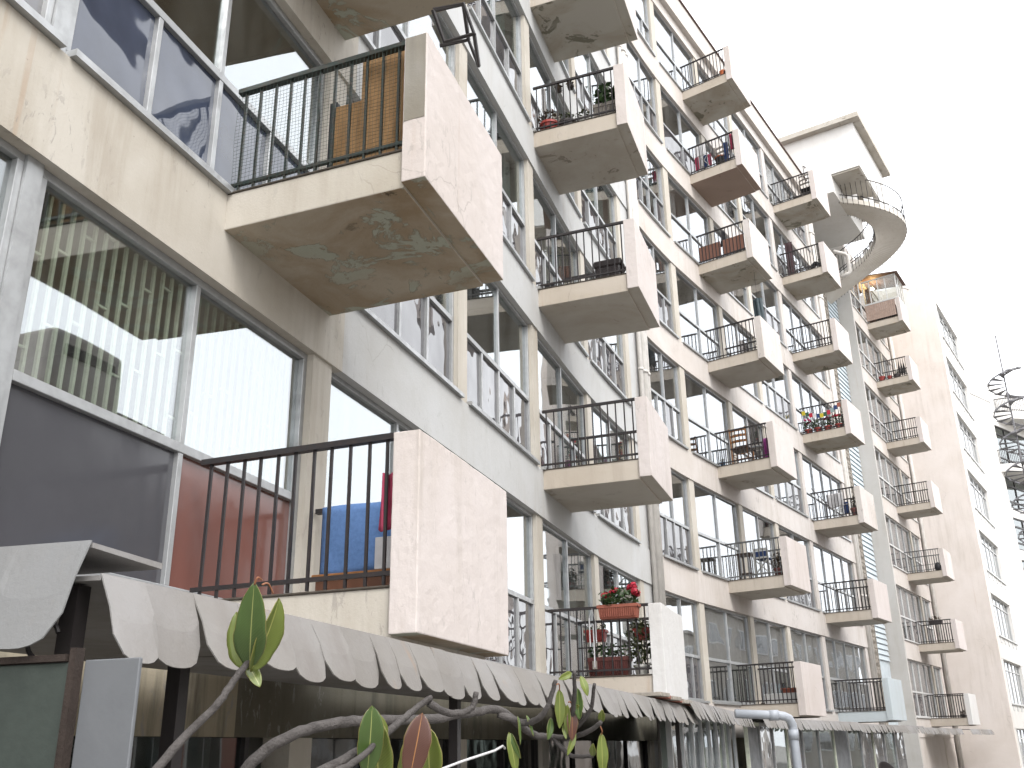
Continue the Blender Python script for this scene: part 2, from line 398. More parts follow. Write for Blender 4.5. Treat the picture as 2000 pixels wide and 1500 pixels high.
# ------------------------------------------------------------------ windows
def window(bld, u0, u1, z0, z1, spec, off=-.13):
    """spec: up=(n), low=(n), tr (transom height or None), frame, pane materials by (section,i), bar width"""
    P0, P1 = FP(u0, off, z0), FP(u1, off, z0); t = (P1-P0).normalized(); n = V((t.y, -t.x, 0)); W = (P1-P0).length; Hh = z1-z0
    F = Fr(P0, t, n); fr = spec.get('frame', 'aluminium'); w = spec.get('w', .045)
    m = MB(); tr = spec.get('tr', .9); nu, nl = spec.get('up', 2), spec.get('low', 2)
    m.box(F, 0, W, -.02, .05, 0, w); m.box(F, 0, W, -.02, .05, Hh-w, Hh); m.box(F, 0, w, -.021, .051, w, Hh-w); m.box(F, W-w, W, -.021, .051, w, Hh-w)
    cells = []
    if tr: m.box(F, w, W-w, -.019, .052, tr-.03, tr+.03)
    def div(nn, h0, h1, key):
        xs = [w + (W-2*w)*i/nn for i in range(nn+1)]
        for i in range(nn):
            if i: m.box(F, xs[i]-.022, xs[i]+.022, -.018, .048, h0, h1)
            cells.append((key, i, xs[i]+(.022 if i else 0), xs[i+1]-(.022 if i < nn-1 else 0), h0, h1))
    if tr: div(nl, w, tr-.03, 'low'); div(nu, tr+.03, Hh-w, 'up')
    else: div(nu, w, Hh-w, 'up')
    wn = m.build('window', fr, bld, bevel=spec.get('bevel', 0))
    if spec.get('sill'):
        s = MB(); s.box(F, -.02, W+.02, .0, .13+.045, -.045, .0); s.build('sill', fr, wn)
    for key, i, a0, a1, h0, h1 in cells:
        mt = spec.get((key, i), 'glass')
        if isinstance(mt, list): mt = random.choice(mt)
        if mt is None: continue
        tl = random.uniform(-.004, .004); t2 = random.uniform(-.003, .003)
        p = MB(); b = .008
        p.hexa([F.p(a0, b, h0), F.p(a1, b+tl, h0), F.p(a1, b+tl+.006, h0), F.p(a0, b+.006, h0), F.p(a0, b+t2, h1), F.p(a1, b+tl+t2, h1), F.p(a1, b+tl+t2+.006, h1), F.p(a0, b+t2+.006, h1)])
        p.build('pane', mt, wn)
    return wn, F, W, Hh
def curtain(F, a0, a1, h0, h1, mat, label, group, b=-.18, amp=.022):
    m = MB(); N = max(10, int((a1-a0)/.035)); ph = random.random()*6
    m.grid(lambda x, y: F.p(a0+(a1-a0)*x, b + amp*math.sin(x*N*1.1+ph)+amp*.5*math.sin(x*N*.43+ph*2), h0+(h1-h0)*y), N, 1)
    return tag(m.build('curtain', mat, None, smooth=True, solid=.004), label, 'curtain', group)
# ------------------------------------------------------------------ balconies
COLS = {'A': (0.0, -21.16, 72.0), 'B': (7.636, -21.07, 70.9), 'C': (None, -36.2, 57.6), 'D': (None, -35.1, 56.0), 'E': (None, -37.0, 56.6)}
CDU = {'C': 0., 'D': 7.636, 'E': 19.98}
def bal_frame(c, row):
    u, sa, fa = COLS[c]
    O = FP(u, 0, zf(row)) if u is not None else FP(UC+CDU[c], 0, zf(row))
    return Fr(O, V((math.cos(math.radians(fa)), math.sin(math.radians(fa)), 0)), V((math.cos(math.radians(sa)), math.sin(math.radians(sa)), 0)))
DEP, WID, ST = 1.54, 1.5, .28
TX = bpy.data.textures.new('unevenness', 'CLOUDS'); TX.noise_scale = .09; TX.noise_depth = 4
def rough_up(o, k):
    md = o.modifiers.new('dice', 'SUBSURF'); md.subdivision_type = 'SIMPLE'; md.levels = md.render_levels = 5
    md = o.modifiers.new('uneven', 'DISPLACE'); md.texture = TX; md.strength = k; md.texture_coords = 'GLOBAL'; md.mid_level = .5
def balcony(bld, c, row, panel='panel_pink', side='slab_cream', sof='soffit_plain', rail='rail_black', nb=12, single=False, mid=False, endm=None, ptop=.875, skirt=-.255):
    F = bal_frame(c, row); near = c in 'AB'
    m = MB(); m.box(F, 0, WID, -.1, DEP-.165, -ST, 0, 0, 1); m.box(F, -.012, .035, 0, DEP-.172, -.004, .012, 2)
    # thin rendered drip kerb on top of the slab edge
    b = m.build('balcony', [side, sof, 'edge_grime'], bld, bevel=.008 if near else 0)
    p = MB(); p.box(F, -.03, WID+.01, DEP-.17, DEP, skirt, ptop, 0, 1)
    pm = panel
    pp = p.build('parapet', [pm, sof], b, bevel=.007 if near else .006)
    if near and row < 4: rough_up(pp, .007)
    if endm:
        e = MB(); e.box(F, -.034, -.028, DEP-.16, DEP-.01, .20, ptop-.01); e.build('parapet_end', endm, b)
    r = .0085 if near else .0095; hb = DEP-.17
    for a, nm in ((.03, 'railing'), (WID-.03, 'railing')):
        t = MB(); t.box(F, a-(.026 if c == 'A' else .018), a+(.026 if c == 'A' else .018), .0, hb, .852, .888); t.build('top_rail', rail, b)
        t = MB(); t.box(F, a-.012, a+.012, 0, hb, .07, .095); t.build('bottom_rail', rail, b)
        if mid and a > .1: t = MB(); t.box(F, a-.013, a+.013, 0, hb, .5, .52); t.build('middle_rail', rail, b)
        xs = [hb*(i+.5)/nb + (random.uniform(-.006, .006)) for i in range(nb)]
        if single and a < .1:
            for x in xs:
                q = MB(); q.box(F, a-r, a+r, x-r, x+r, .02, .855); q.build('baluster', rail, b)
        else:
            q = MB()
            for x in xs: q.box(F, a-r, a+r, x-r, x+r, .02, .855)
            tag(q.build('balusters', rail, b), None, None, kind='stuff')
    return F, b
# ------------------------------------------------------------------ the three wings
near_b = thing('apartment_building', 'weathered cream and pale blue curved wing with glass bays, closest to the rubber plant', 'building', FP(3, -2, 0))
mid_b = thing('apartment_building', 'pinkish flaking wing under the rooftop spiral stair, seven rows of balconies', 'building', FP(UC+4, -2, 0))
far_b = thing('apartment_building', 'narrow pink wing whose top balcony is glazed in, beside the blank wall', 'building', FP(UC+20, -2, 0))
def shell(bld, ua, ub, rows, posts, segs, pw=.14, post_mat='post_cream', top=7):
    # spandrel bands by colour segment
    for r in range(rows[0], top+1):
        for (sa, sb, mt) in segs:
            m = MB(); strip(m, sa, sb, -.24, 0, zf(r)-BAND, zf(r)-.002); m.build('spandrel', mt, bld)
    for (pu, hw, mt) in posts:
        for r in range(rows[0], top):
            p0, t = pth(pu); F = Fr(FP(pu, 0, zf(r)), v3(t), v3(nrm(t)))
            m = MB(); m.box(F, -hw, hw, -.24, -.025 if mt != 'aluminium' else -.06, 0, H-BAND); m.build('post', mt, bld)
    # interior: floors, back wall, party walls
    m = MB()
    for r in range(rows[0], top+1): strip(m, ua, ub, -5, -.24, zf(r)-.26, zf(r)-.01)
    m.build('floor_slabs', 'ceiling', bld)
    m = MB(); strip(m, ua, ub, -5.2, -5, 0, zf(top)-.3)
    for pu in [ua+.1] + [p for p, h_, m_ in posts if h_ > .1] + [ub-.1]:
        p0, t = pth(pu); F = Fr(FP(pu, 0, 0), v3(t), v3(nrm(t)))
        for r in range(rows[0], top): m.box(F, -.06, .06, -4.99, -.245, max(0, zf(r)), zf(r)+H-.27)
    m.build('interior_walls', 'interior', bld)
LC = {'white': ('curtain_white', 'white net curtain'), 'grey': ('curtain_grey', 'grey drawn curtain'), 'teal': ('curtain_teal', 'pale teal curtain'), 'plum': ('curtain_plum', 'dark plum curtain')}
ORD = ['ground', 'first', 'second', 'third', 'fourth', 'fifth', 'sixth', 'seventh']
BAYS = {}
def put_curtain(F, a0, a1, h0, h1, k, row=0, where=''):
    lb = '%s, %s window row above ground, %s' % (LC[k][1], ORD[row+1], where) if row >= 0 else '%s in the dark ground floor window, %s' % (LC[k][1], where)
    n = BAYS.get(lb, 0); BAYS[lb] = n+1
    curtain(F, a0, a1, h0, h1, LC[k][0], lb, 'curtains behind the windows')
# near wing
ps_near = [(-7.7, .06, 'aluminium'), (-4.62, .06, 'aluminium'), (-1.555, .055, 'aluminium'), (1.47, .15, 'post_cream'), (4.58, .14, 'post_cream'), (7.47, .14, 'post_cream'), (10.6, .13, 'post_cream'), (13.45, .12, 'post_cream')]
shell(near_b, -13, 14.1, (-1, 7), ps_near, [(-13, 1.75, 'cream'), (1.75, 14.1, 'pale_blue')])
m = MB(); p0, t = pth(13.85); F = Fr(FP(13.85, 0, 0), v3(t), v3(nrm(t))); m.box(F, -.28, .25, -.3, -.03, 0, zf(7)); m.build('pier', 'pale_blue', near_b)
for r in range(7):
    z0, z1 = zf(r)+.045, zf(r)+H-BAND
    films = ['film', 'film', 'film', 'glass_dim']
    for bi, (ua, ub) in enumerate([(-7.64, -4.68), (-4.56, -1.61), (-1.50, 1.32), (1.62, 4.44), (4.72, 7.33), (7.61, 10.47), (10.73, 13.33)]):
        sp = dict(up=2, low=2, sill=True, bevel=.004 if r < 2 else 0)
        if bi in (3, 4, 6): sp['low'] = 4
        sp['low'] = sp['low']; lowmat = 'film' if bi != 2 else 'film_blue'
        nl = sp['low']; s2 = dict(sp); s2['low'] = nl
        spec = {'up': 2, 'low': nl, 'sill': True, 'bevel': sp['bevel']}
        for i in range(4): spec[('low', i)] = lowmat
        for i in range(2): spec[('up', i)] = 'glass'
        if bi == 5:
            spec['low'] = 4
            spec[('low', 2)] = spec[('low', 3)] = 'glass'; spec[('low', 0)] = 'film'; spec[('low', 1)] = 'glass'
        if bi == 2 and r == 0:
            spec['low'] = 2; spec[('low', 0)] = 'panel_slate'; spec[('low', 1)] = 'panel_maroon'; spec['w'] = .055; spec[('up', 0)] = 'glass_mild'
        if bi == 2 and r == 1: spec['low'] = 4; spec['w'] = .055
        if bi <= 1 and r == 0: spec[('low', 0)] = spec[('low', 1)] = 'panel_slate'; spec[('up', 1)] = 'glass_dim'
        if r == 0 and bi == 3:
            spec['tr'] = None; spec[('up', 0)] = spec[('up', 1)] = 'glass'
        wn, F, W, Hh = window(near_b, ua, ub, z0, z1, spec)
        if bi == 2 and r == 0:
            for i in range(31):
                x = .10 + i*.0885 + (.03 if i > 15 else 0)
                if abs(x-W/2) < .05 or x > W-.08: continue
                q = MB(); q.box(F, x-.010, x+.010, -.055, -.035, .96, Hh-.06); q.build('grille_bar', 'grille_paint', wn)
            q = MB()
            for i in range(26):
                x = .10 + (i % 15)*.177; h = 1.1 + ((i*7) % 11)*.09
                if x+.0885 < W-.1: q.box(F, x, x+.0885, -.052, -.038, h, h+.014)
            tag(q.build('grille_spacers', 'grille_paint', wn), None, None, kind='stuff')
        k = random.random()
        if bi == 1 and r == 0: put_curtain(F, .1, W-.15, .95, Hh-.06, 'white', r, ['bay next to the near corner', 'bay beside the striped grille', 'bay of the first balconies', 'bay just past the first balconies', 'bay just short of the second balconies', 'bay of the second balconies', 'bay beside the twin drain pipes'][bi])
        elif bi in (4, 6) and k < .55: put_curtain(F, W*.5 if k < .3 else .1, W-.1, .05, Hh-.08, random.choice(['white', 'grey', 'teal']), r, ['bay next to the near corner', 'bay beside the striped grille', 'bay of the first balconies', 'bay just past the first balconies', 'bay just short of the second balconies', 'bay of the second balconies', 'bay beside the twin drain pipes'][bi])
        elif bi == 5 and k < .6: put_curtain(F, W*.56, W-.12, .05, Hh-.08, 'grey', r, ['bay next to the near corner', 'bay beside the striped grille', 'bay of the first balconies', 'bay just past the first balconies', 'bay just short of the second balconies', 'bay of the second balconies', 'bay beside the twin drain pipes'][bi])
# ground storey of the near wing
m = MB(); strip(m, -13, 14.1, -.24, -.03, 0, .25); m.build('plinth', 'stained_cream', near_b)
for ua, ub in [(-7.64, -4.68), (-4.56, -1.61), (-1.45, .9), (1.62, 4.44), (4.72, 7.33), (7.61, 10.47), (10.73, 13.33)]:
    wn, F, W, Hh = window(near_b, ua, ub, .26, zf(0)-BAND, {'up': 2, 'low': 2, 'tr': 1.0, 'frame': 'dark_frame', ('low', 0): 'glass_black', ('low', 1): 'glass_black', ('up', 0): 'glass_dim' if ua < 0 else 'glass_black', ('up', 1): 'glass_dim' if ua < 0 else 'glass_black'})
    if ua < 0: put_curtain(F, .12, W-.12, .1, Hh-.05, 'white', -1, 'behind the first awning' if ua > -2 else ('behind the metal screens' if ua > -5 else 'beyond the metal screens'))
m = MB(); strip(m, -13, .6, -.026, .004, zf(0)-BAND-.06, zf(0)-.3); m.build('ground_beam', 'stained_cream', near_b)
m = MB(); strip(m, .6, 13.9, -.026, .004, zf(0)-BAND-.06, zf(0)-.3); m.build('ground_beam', 'shaded_beam', near_b)  # stretch under the awnings, its shade painted into the darker colour
# roof of the near wing
m = MB(); strip(m, -13, 14.1, -8, .15, zf(7)-.31, zf(7)+.48); m.build('roof_parapet', 'pinkish', near_b)
m = MB(); strip(m, -13, 14.1, -8, .2, zf(7)+.482, zf(7)+.54); m.build('coping', 'coping', near_b)
for r in range(7):
    balcony(near_b, 'A', r, panel='panel_pink', side='cream', sof='soffit_peel', rail='rail_black' if r == 0 else 'rail_green', nb=11, single=r < 2, endm='raw_concrete' if r == 1 else None)
    balcony(near_b, 'B', r, panel='panel_white' if r == 0 else 'panel_pink', sof='soffit_plain' if r < 4 else 'soffit_mould', nb=12, single=r < 4, mid=r in (0, 1))
for du, rr in ((14.02, .05), (14.22, .085), (14.40, .075)):
    m = MB(); m.tube([FP(du, .06, .1), FP(du, .06, zf(7)+.2)], rr, 12)
    for r in range(-1, 7): m.tube([FP(du, .06, zf(r)+1.0), FP(du, .06, zf(r)+1.06)], rr*1.22, 12)
    m.build('drain_pipe', 'pipe_white', near_b, smooth=True)
# middle wing
c = UC
ps_mid = [(14.75, .12, 'post_cream'), (c-1.67, .15, 'post_cream'), (c+1.42, .13, 'post_cream'), (c+4.15, .13, 'post_cream'), (c+7.25, .15, 'pinkish_flaky'), (c+11.95, .15, 'pinkish_flaky')]
shell(mid_b, 14.5, c+12.1, (-1, 7), ps_mid, [(14.5, c+1.5, 'pinkish'), (c+1.5, c+12.1, 'pinkish_flaky')])
WM = random.Random(5)
for r in range(7):
    z0, z1 = zf(r)+.045, zf(r)+H-BAND
    for bi, (ua, ub) in enumerate([(14.9, c-1.84), (c-1.5, c+1.27), (c+1.57, c+4.0), (c+4.3, c+7.08), (c+7.42, c+11.78)]):
        spec = {'up': 2, 'low': 2, 'sill': True}
        if bi in (0, 3): spec['low'] = 4
        if bi == 4: spec['up'] = 4; spec['low'] = 4
        lm = ['film', 'film', 'glass_far', 'film'] if bi in (0, 3) else ['glass_far', 'glass_far', 'film']
        for i in range(4): spec[('low', i)] = WM.choice(lm)
        for i in range(4): spec[('up', i)] = 'glass_far'
        if r == 0 and bi in (1, 2): spec[('low', 1)] = 'glass_dim'
        wn, F, W, Hh = window(mid_b, ua, ub, z0, z1, spec)
        k = WM.random()
        if r == 0: put_curtain(F, .1, W-.1, .9, Hh-.06, 'white' if bi != 2 else 'grey', r, ['bay right after the twin drain pipes', 'bay of the third balconies', 'bay just past the third balconies', 'bay just short of the fourth balconies', 'bay of the fourth balconies'][bi])
        elif k < .30: put_curtain(F, .1, W*.35, .05, Hh-.08, 'white', r, ['bay right after the twin drain pipes', 'bay of the third balconies', 'bay just past the third balconies', 'bay just short of the fourth balconies', 'bay of the fourth balconies'][bi])
        elif k < .5: put_curtain(F, W*.6, W-.1, .05, Hh-.08, WM.choice(['grey', 'teal', 'white']), r, ['bay right after the twin drain pipes', 'bay of the third balconies', 'bay just past the third balconies', 'bay just short of the fourth balconies', 'bay of the fourth balconies'][bi])
        elif k < .62: put_curtain(F, .08, W*.25, .05, Hh-.08, 'plum', r, ['bay right after the twin drain pipes', 'bay of the third balconies', 'bay just past the third balconies', 'bay just short of the fourth balconies', 'bay of the fourth balconies'][bi])
        if bi in (1, 2) and r in (2,):
            q = MB()
            for j in range(9): q.box(F, W*.62, W-.1, -.16, -.135, Hh-.08-j*.045-.03, Hh-.08-j*.045)
            tag(q.build('rolled_blind', 'wood_grey', None), 'slatted wooden roller blind half raised above the ladder-back chair' if bi == 1 else 'slatted wooden roller blind half raised behind the magenta towel', 'blind')
m = MB(); strip(m, 14.5, c+12.1, -.24, -.03, 0, zf(0)-BAND); m.build('plinth', 'stained_cream', mid_b)
m = MB(); strip(m, 14.5, c+12.1, -8, .15, zf(7)-.31, zf(7)+.48); m.build('roof_parapet', 'pinkish', mid_b)
m = MB(); strip(m, 14.5, c+12.1, -8, .2, zf(7)+.482, zf(7)+.53); m.build('coping', 'coping', mid_b)
pan_c = {0: 'panel_pink', 1: 'panel_pink', 2: 'panel_pink', 3: 'panel_flaky', 4: 'panel_flaky', 5: 'panel_pink', 6: 'panel_pink'}
sof_c = {0: 'soffit_plain', 1: 'soffit_plain', 2: 'soffit_plain', 3: 'soffit_plain', 4: 'soffit_mould', 5: 'soffit_smooth', 6: 'soffit_mould'}
for r in range(7):
    balcony(mid_b, 'C', r, pan_c[r], sof=sof_c[r], nb=14, mid=r in (2, 3), rail='rail_grey' if r == 1 else 'rail_black')
    balcony(mid_b, 'D', r, {0: 'panel_blue', 2: 'panel_flaky'}.get(r, 'panel_pink'), side='panel_blue' if r == 0 else 'slab_cream', sof='soffit_mould' if r > 2 else 'soffit_plain', nb=14, mid=r in (3, 4))
for du, rr in ((c+12.16, .07), (c+12.36, .09)):
    m = MB(); m.tube([FP(du, .02, .1), FP(du, .02, zf(7)-.2)], rr, 10)
    for r in range(-1, 7): m.tube([FP(du, .02, zf(r)+1.0), FP(du, .02, zf(r)+1.07)], rr*1.25, 10)
    m.build('drain_pipe', 'pipe_white', mid_b, smooth=True)
# slot between the wings: block lattice and louvres
Fc = CDF()
m = MB(); m.box(Fc, 12.1, 14.3, -.7, -.46, 0, zf(7)-1.8); m.build('slot_wall', 'pinkish', mid_b)
m = MB(); m.box(Fc, 14.3, 15.25, -.75, -.62, 0, zf(7)-2.2); m.build('lattice_backing', 'interior', mid_b)
m = MB(); z = .4; k = 0
while z < zf(7)-2.4:
    for j in range(4):
        a = 14.34 + j*.23 + (.11 if k % 2 else 0)
        if a+.12 > 15.24: continue
        dz = .05 if k % 2 else -.05
        m.hexa([Fc.p(a, -.62, z), Fc.p(a+.13, -.62, z+dz), Fc.p(a+.13, -.44, z+dz), Fc.p(a, -.44, z), Fc.p(a, -.62, z+.11), Fc.p(a+.13, -.62, z+dz+.11), Fc.p(a+.13, -.44, z+dz+.11), Fc.p(a, -.44, z+.11)])
    z += .19; k += 1
for a in (14.3, 14.55, 14.78, 15.01, 15.22): m.box(Fc, a, a+.03, -.62, -.45, .3, zf(7)-2.3)
tag(m.build('block_lattice', 'block', mid_b), None, None, kind='stuff')
m = MB(); m.box(Fc, 15.26, 17.32, -.75, -.60, 0, zf(7)-2.2); m.build('louvre_backing', 'louvre', mid_b)
m = MB(); z = 4.6
while z < zf(7)-2.4:
    m.hexa([Fc.p(15.28, -.60, z), Fc.p(17.3, -.60, z), Fc.p(17.3, -.545, z), Fc.p(15.28, -.545, z), Fc.p(15.28, -.60, z+.155), Fc.p(17.3, -.60, z+.155), Fc.p(17.3, -.575, z+.155), Fc.p(15.28, -.575, z+.155)])
    z += .2
tag(m.build('louvre_panel', 'louvre', mid_b), None, None, kind='stuff')
# penthouse over the slot
zr = zf(7)+.02
m = MB(); m.box(Fc, 12.3, 16.9, -6, 1.1, zr-.25, ZC+23.0); m.box(Fc, 12.31, 16.89, 1.1, 2.2, ZC+21.0, ZC+22.99); m.build('penthouse', ['tower_white'], mid_b)
m = MB(); m.box(Fc, 12.0, 17.2, -6.3, 2.5, ZC+23.0, ZC+23.22); m.build('penthouse_roof', 'soffit_plain', mid_b)
m = MB(); m.box(Fc, 12.36, 15.0, 1.12, 2.16, ZC+20.93, ZC+20.99); m.build('penthouse_soffit', 'soffit_plain', mid_b)
m = MB(); m.box(Fc, 12.12, 16.2, -5, .42, ZC+20.5, ZC+20.72); m.build('roof_terrace', 'pinkish', mid_b)
# far wing
F0 = c+17.35
ps_far = [(F0+.12, .12, 'panel_white'), (c+22.15, .12, 'post_cream'), (c+24.0, .1, 'tower_pink')]
shell(far_b, F0, c+24.25, (-1, 7), ps_far, [(F0, c+24.1, 'pinkish')])
m = MB(); m.box(Fc, 17.33, 17.5, -.8, .03, 0, zf(7)); m.build('end_pier', 'pier_grey', far_b)
for r in range(7):
    for bi, (ua, ub) in enumerate([(F0+.3, c+22.0), (c+22.3, c+23.9)]):
        spec = {'up': 4 if bi == 0 else 2, 'low': 4 if bi == 0 else 2, 'frame': 'white_frame', 'sill': True}
        for i in range(4):
            spec[('low', i)] = WM.choice(['glass_far', 'film', 'glass_far']); spec[('up', i)] = 'glass_far'
        wn, F, W, Hh = window(far_b, ua, ub, zf(r)+.045, zf(r)+H-BAND, spec)
        if r < 4 or WM.random() < .4: put_curtain(F, .1, W-.1, .1 if r % 2 else .9, Hh-.06, 'white' if r != 1 else 'grey', r, ['wide', 'narrow'][bi]+' bay of the far wing')
    if r < 7: balcony(far_b, 'E', r, 'panel_pink' if r else 'panel_white', sof='soffit_mould' if r > 4 else 'soffit_plain', nb=15, mid=r in (2, 4), rail='rail_grey' if r == 2 else 'rail_black')
m = MB(); strip(m, F0, c+24.1, -.24, -.03, 0, zf(0)-BAND); m.build('plinth', 'pinkish', far_b)
m = MB(); strip(m, F0, c+24.1, -8, .05, zf(7)-.31, zf(7)+.1); m.build('roof_parapet', 'pinkish', far_b)
m = MB(); m.tube([FP(c+24.2, .1, .1), FP(c+24.2, .1, zf(7)-.2)], .09, 10); m.build('drain_pipe', 'pipe_white', far_b, smooth=True)
# glazed-in top balcony of the far wing
F = bal_frame('E', 6)
gl = MB(); hb = DEP-.02
for b_ in (0, .32, .68, 1.02, hb-.04): gl.box(F, .0, .045, b_, b_+.04, .9, 2.02)
gl.box(F, -.01, .05, 0, hb, .86, .93); gl.box(F, -.01, .05, 0, hb, 2.0, 2.06)
for a_ in (.5, 1.0, 1.42): gl.box(F, a_, a_+.05, hb-.05, hb, .9, 2.0)
gl.box(F, 0, WID, hb-.06, hb+.005, .88, .94); gl.box(F, 0, WID, hb-.06, hb+.005, 2.0, 2.055)
gz = gl.build('glazing_frame', 'white_frame', far_b)
for i, (b0, b1) in enumerate(((.04, .32), (.36, .68), (.72, 1.02), (1.06, hb-.04))):
    q = MB(); q.box(F, .02, .026, b0, b1, .93, 2.0); q.build('pane', 'glass_mild', gz)
for i, (a0, a1) in enumerate(((.05, .5), (.55, 1.0), (1.05, 1.42))):
    q = MB(); q.box(F, a0, a1, hb-.03, hb-.024, .94, 2.0); q.build('pane', 'glass_mild', gz)
m = MB(); m.hexa([F.p(-.12, -.1, 2.30), F.p(WID+.12, -.1, 2.30), F.p(WID+.12, DEP+.12, 2.06), F.p(-.12, DEP+.12, 2.06), F.p(-.12, -.1, 2.36), F.p(WID+.12, -.1, 2.36), F.p(WID+.12, DEP+.12, 2.10), F.p(-.12, DEP+.12, 2.10)]); m.build('lean_to_roof', 'coping', far_b)
for i in range(14):
    m = MB(); m.box(F, -.005, .008, .02+i*.094, .02+i*.094+.086, .1, .85); m.build('cladding_plank', 'wood_tan', far_b)
m = MB(); m.box(F, .5, .53, .02, .30, .05, 1.9); m.build('door_leaf', 'wood_orange', far_b)
# ------------------------------------------------------------------ pink block with blank side wall
blk = thing('pink_block', 'pink block with a tall blank side wall and one column of wide windows', 'building', Fc.p(27, 0, 0))
ztop = ZC + 21.0
m = MB(); m.box(Fc, 24.25, 24.5, -6, 2.3, 0, ztop); m.build('side_wall', 'tower_pink', blk)
wins = [3.26+2.8*k for k in range(-1, 7)]
m = MB(); prev = 0.
for zh in wins:
    b0, b1 = ZC+zh-1.82, ZC+zh
    if b0 > prev: m.box(Fc, 24.5, 31.3, 2.0, 2.3, prev, max(b0, .02))
    prev = b1
m.box(Fc, 24.5, 31.3, 2.0, 2.3, prev, ztop); m.build('front_wall', 'tower_white', blk)
m = MB(); m.box(Fc, 24.5, 25.1, 2.0, 2.29, 0, ztop-.1); m.box(Fc, 30.45, 31.29, 2.0, 2.29, 0, ztop-.1); m.build('pier', 'tower_white', blk)
m = MB(); m.box(Fc, 24.5, 31.25, -6, 1.0, 0, ztop-.05); m.build('core', 'interior', blk)
for zh in wins:
    if ZC+zh-1.8 < 0: continue
    Fw = Fr(Fc.p(25.1, 2.12, ZC+zh-1.8), Fc.t, Fc.n); W, Hh = 5.35, 1.8
    m = MB(); m.box(Fw, 0, W, 0, .06, 0, .05); m.box(Fw, 0, W, 0, .06, Hh-.05, Hh); m.box(Fw, 0, W, 0, .061, Hh-.42, Hh-.38)
    for j in range(6): x = j*(W-.06)/5; m.box(Fw, x, x+.06, .001, .062, .05, Hh-.05)
    wn = m.build('window', 'white_frame', blk)
    for j in range(5): q = MB(); x = j*(W-.06)/5; q.box(Fw, x+.06, x+(W-.06)/5, .02, .027, .05, Hh-.05); q.build('pane', 'glass_far', wn)
    m = MB(); m.box(Fw, -.05, W+.05, .1, .24, -.06, .0)
    for j in range(5): m.box(Fw, .2+j*1.15, .5+j*1.15, .18, .2, -.3, -.06)
    m.build('sill', 'white_frame', wn)
    put_curtain(Fr(Fw.p(0, .1, 0), Fw.t, Fw.n), .1, W*.5 if WM.random() < .5 else W-.1, 0.05, Hh-.05, 'white', wins.index(zh)-1, 'pink block' if zh > 1 else 'pink block')
# ------------------------------------------------------------------ white block with rounded balconies, far right
wb = thing('white_block', 'white block with rounded balconies beyond the pink block', 'building', (44, 82, 0))
q0 = V((.504, 1.0, 0))*70; dirw = V((math.cos(math.radians(41)), math.sin(math.radians(41)), 0)); nw = V((dirw.y, -dirw.x, 0))
Fw = Fr(q0 - dirw*4, dirw, nw)
m = MB(); m.box(Fw, 0, 7.2, -8, 0, 0, ZC+25.0); m.build('wall', 'tower_white', wb)
m = MB(); m.box(Fw, -.05, 7.3, -8, .06, ZC+25.0, ZC+25.12); m.build('coping', 'tower_white', wb)
m = MB(); prev = 0.
wl = [(16.7-3.25*k, 19.2-3.25*k) for k in range(5, -1, -1)] + [(20.2, 23.4)]
for h0, h1 in wl:
    h0, h1 = ZC+h0, ZC+h1
    m.box(Fw, 7.21, 18, -8, -.3, prev, max(.02, h0)); prev = h1
m.box(Fw, 7.21, 18, -8, -.3, prev, ZC+27); m.build('floor_bands', 'tower_white', wb)
m = MB(); m.box(Fw, 7.25, 17.9, -7.9, -1.8, 0, ZC+26.9); m.build('core', 'interior', wb)
for h0, h1 in wl:
    if ZC+h0 < 0: continue
    Fv = Fr(Fw.p(7.22, -.45, ZC+h0), dirw, nw); hh = h1-h0
    m = MB(); m.box(Fv, 0, .13, 0, .1, 0, hh)
    for a_ in (2.5, 5.0, 7.5): m.box(Fv, a_, a_+.1, 0, .1, .1, hh-.1)
    m.box(Fv, .13, 10, 0, .1, 0, .1); m.box(Fv, .13, 10, 0, .1, hh-.1, hh); m.box(Fv, .13, 10, .001, .099, hh-.75, hh-.63); m.box(Fv, .13, 10, .001, .099, .5, .6)
    wn = m.build('window', 'dark_frame', wb)
    for a_ in (.13, 2.6, 5.1): q = MB(); q.box(Fv, a_, a_+2.37, .03, .04, .1, hh-.1); q.build('pane', 'glass_dim', wn)
for zz in (19.25, 23.9):
    zz += ZC
    Fv = Fr(Fw.p(10.6 if zz < 23 else 12.6, -.3, zz), dirw, nw); pts = [(3.9*math.cos(a), 2.0*math.sin(a)) for a in [math.pi*i/20 for i in range(21)]]
    m = MB(); m.sweep([[Fv.p(x, y, 0) for x, y in pts], [Fv.p(x, y, .6) for x, y in pts]]); b = m.build('rounded_balcony', 'tower_white', wb, smooth=False)
    m = MB(); m.tube([Fv.p(x*.97, y*.97, 1.75) for x, y in pts], .04); m.tube([Fv.p(x*.97, y*.97, .75) for x, y in pts], .03)
    for i in range(60):
        a = math.pi*i/59; m.tube([Fv.p(3.78*math.cos(a), 1.94*math.sin(a), .6), Fv.p(3.78*math.cos(a), 1.94*math.sin(a), 1.75)], .022, 4)
    tag(m.build('railing', 'dark_frame', b), None, None, kind='stuff')
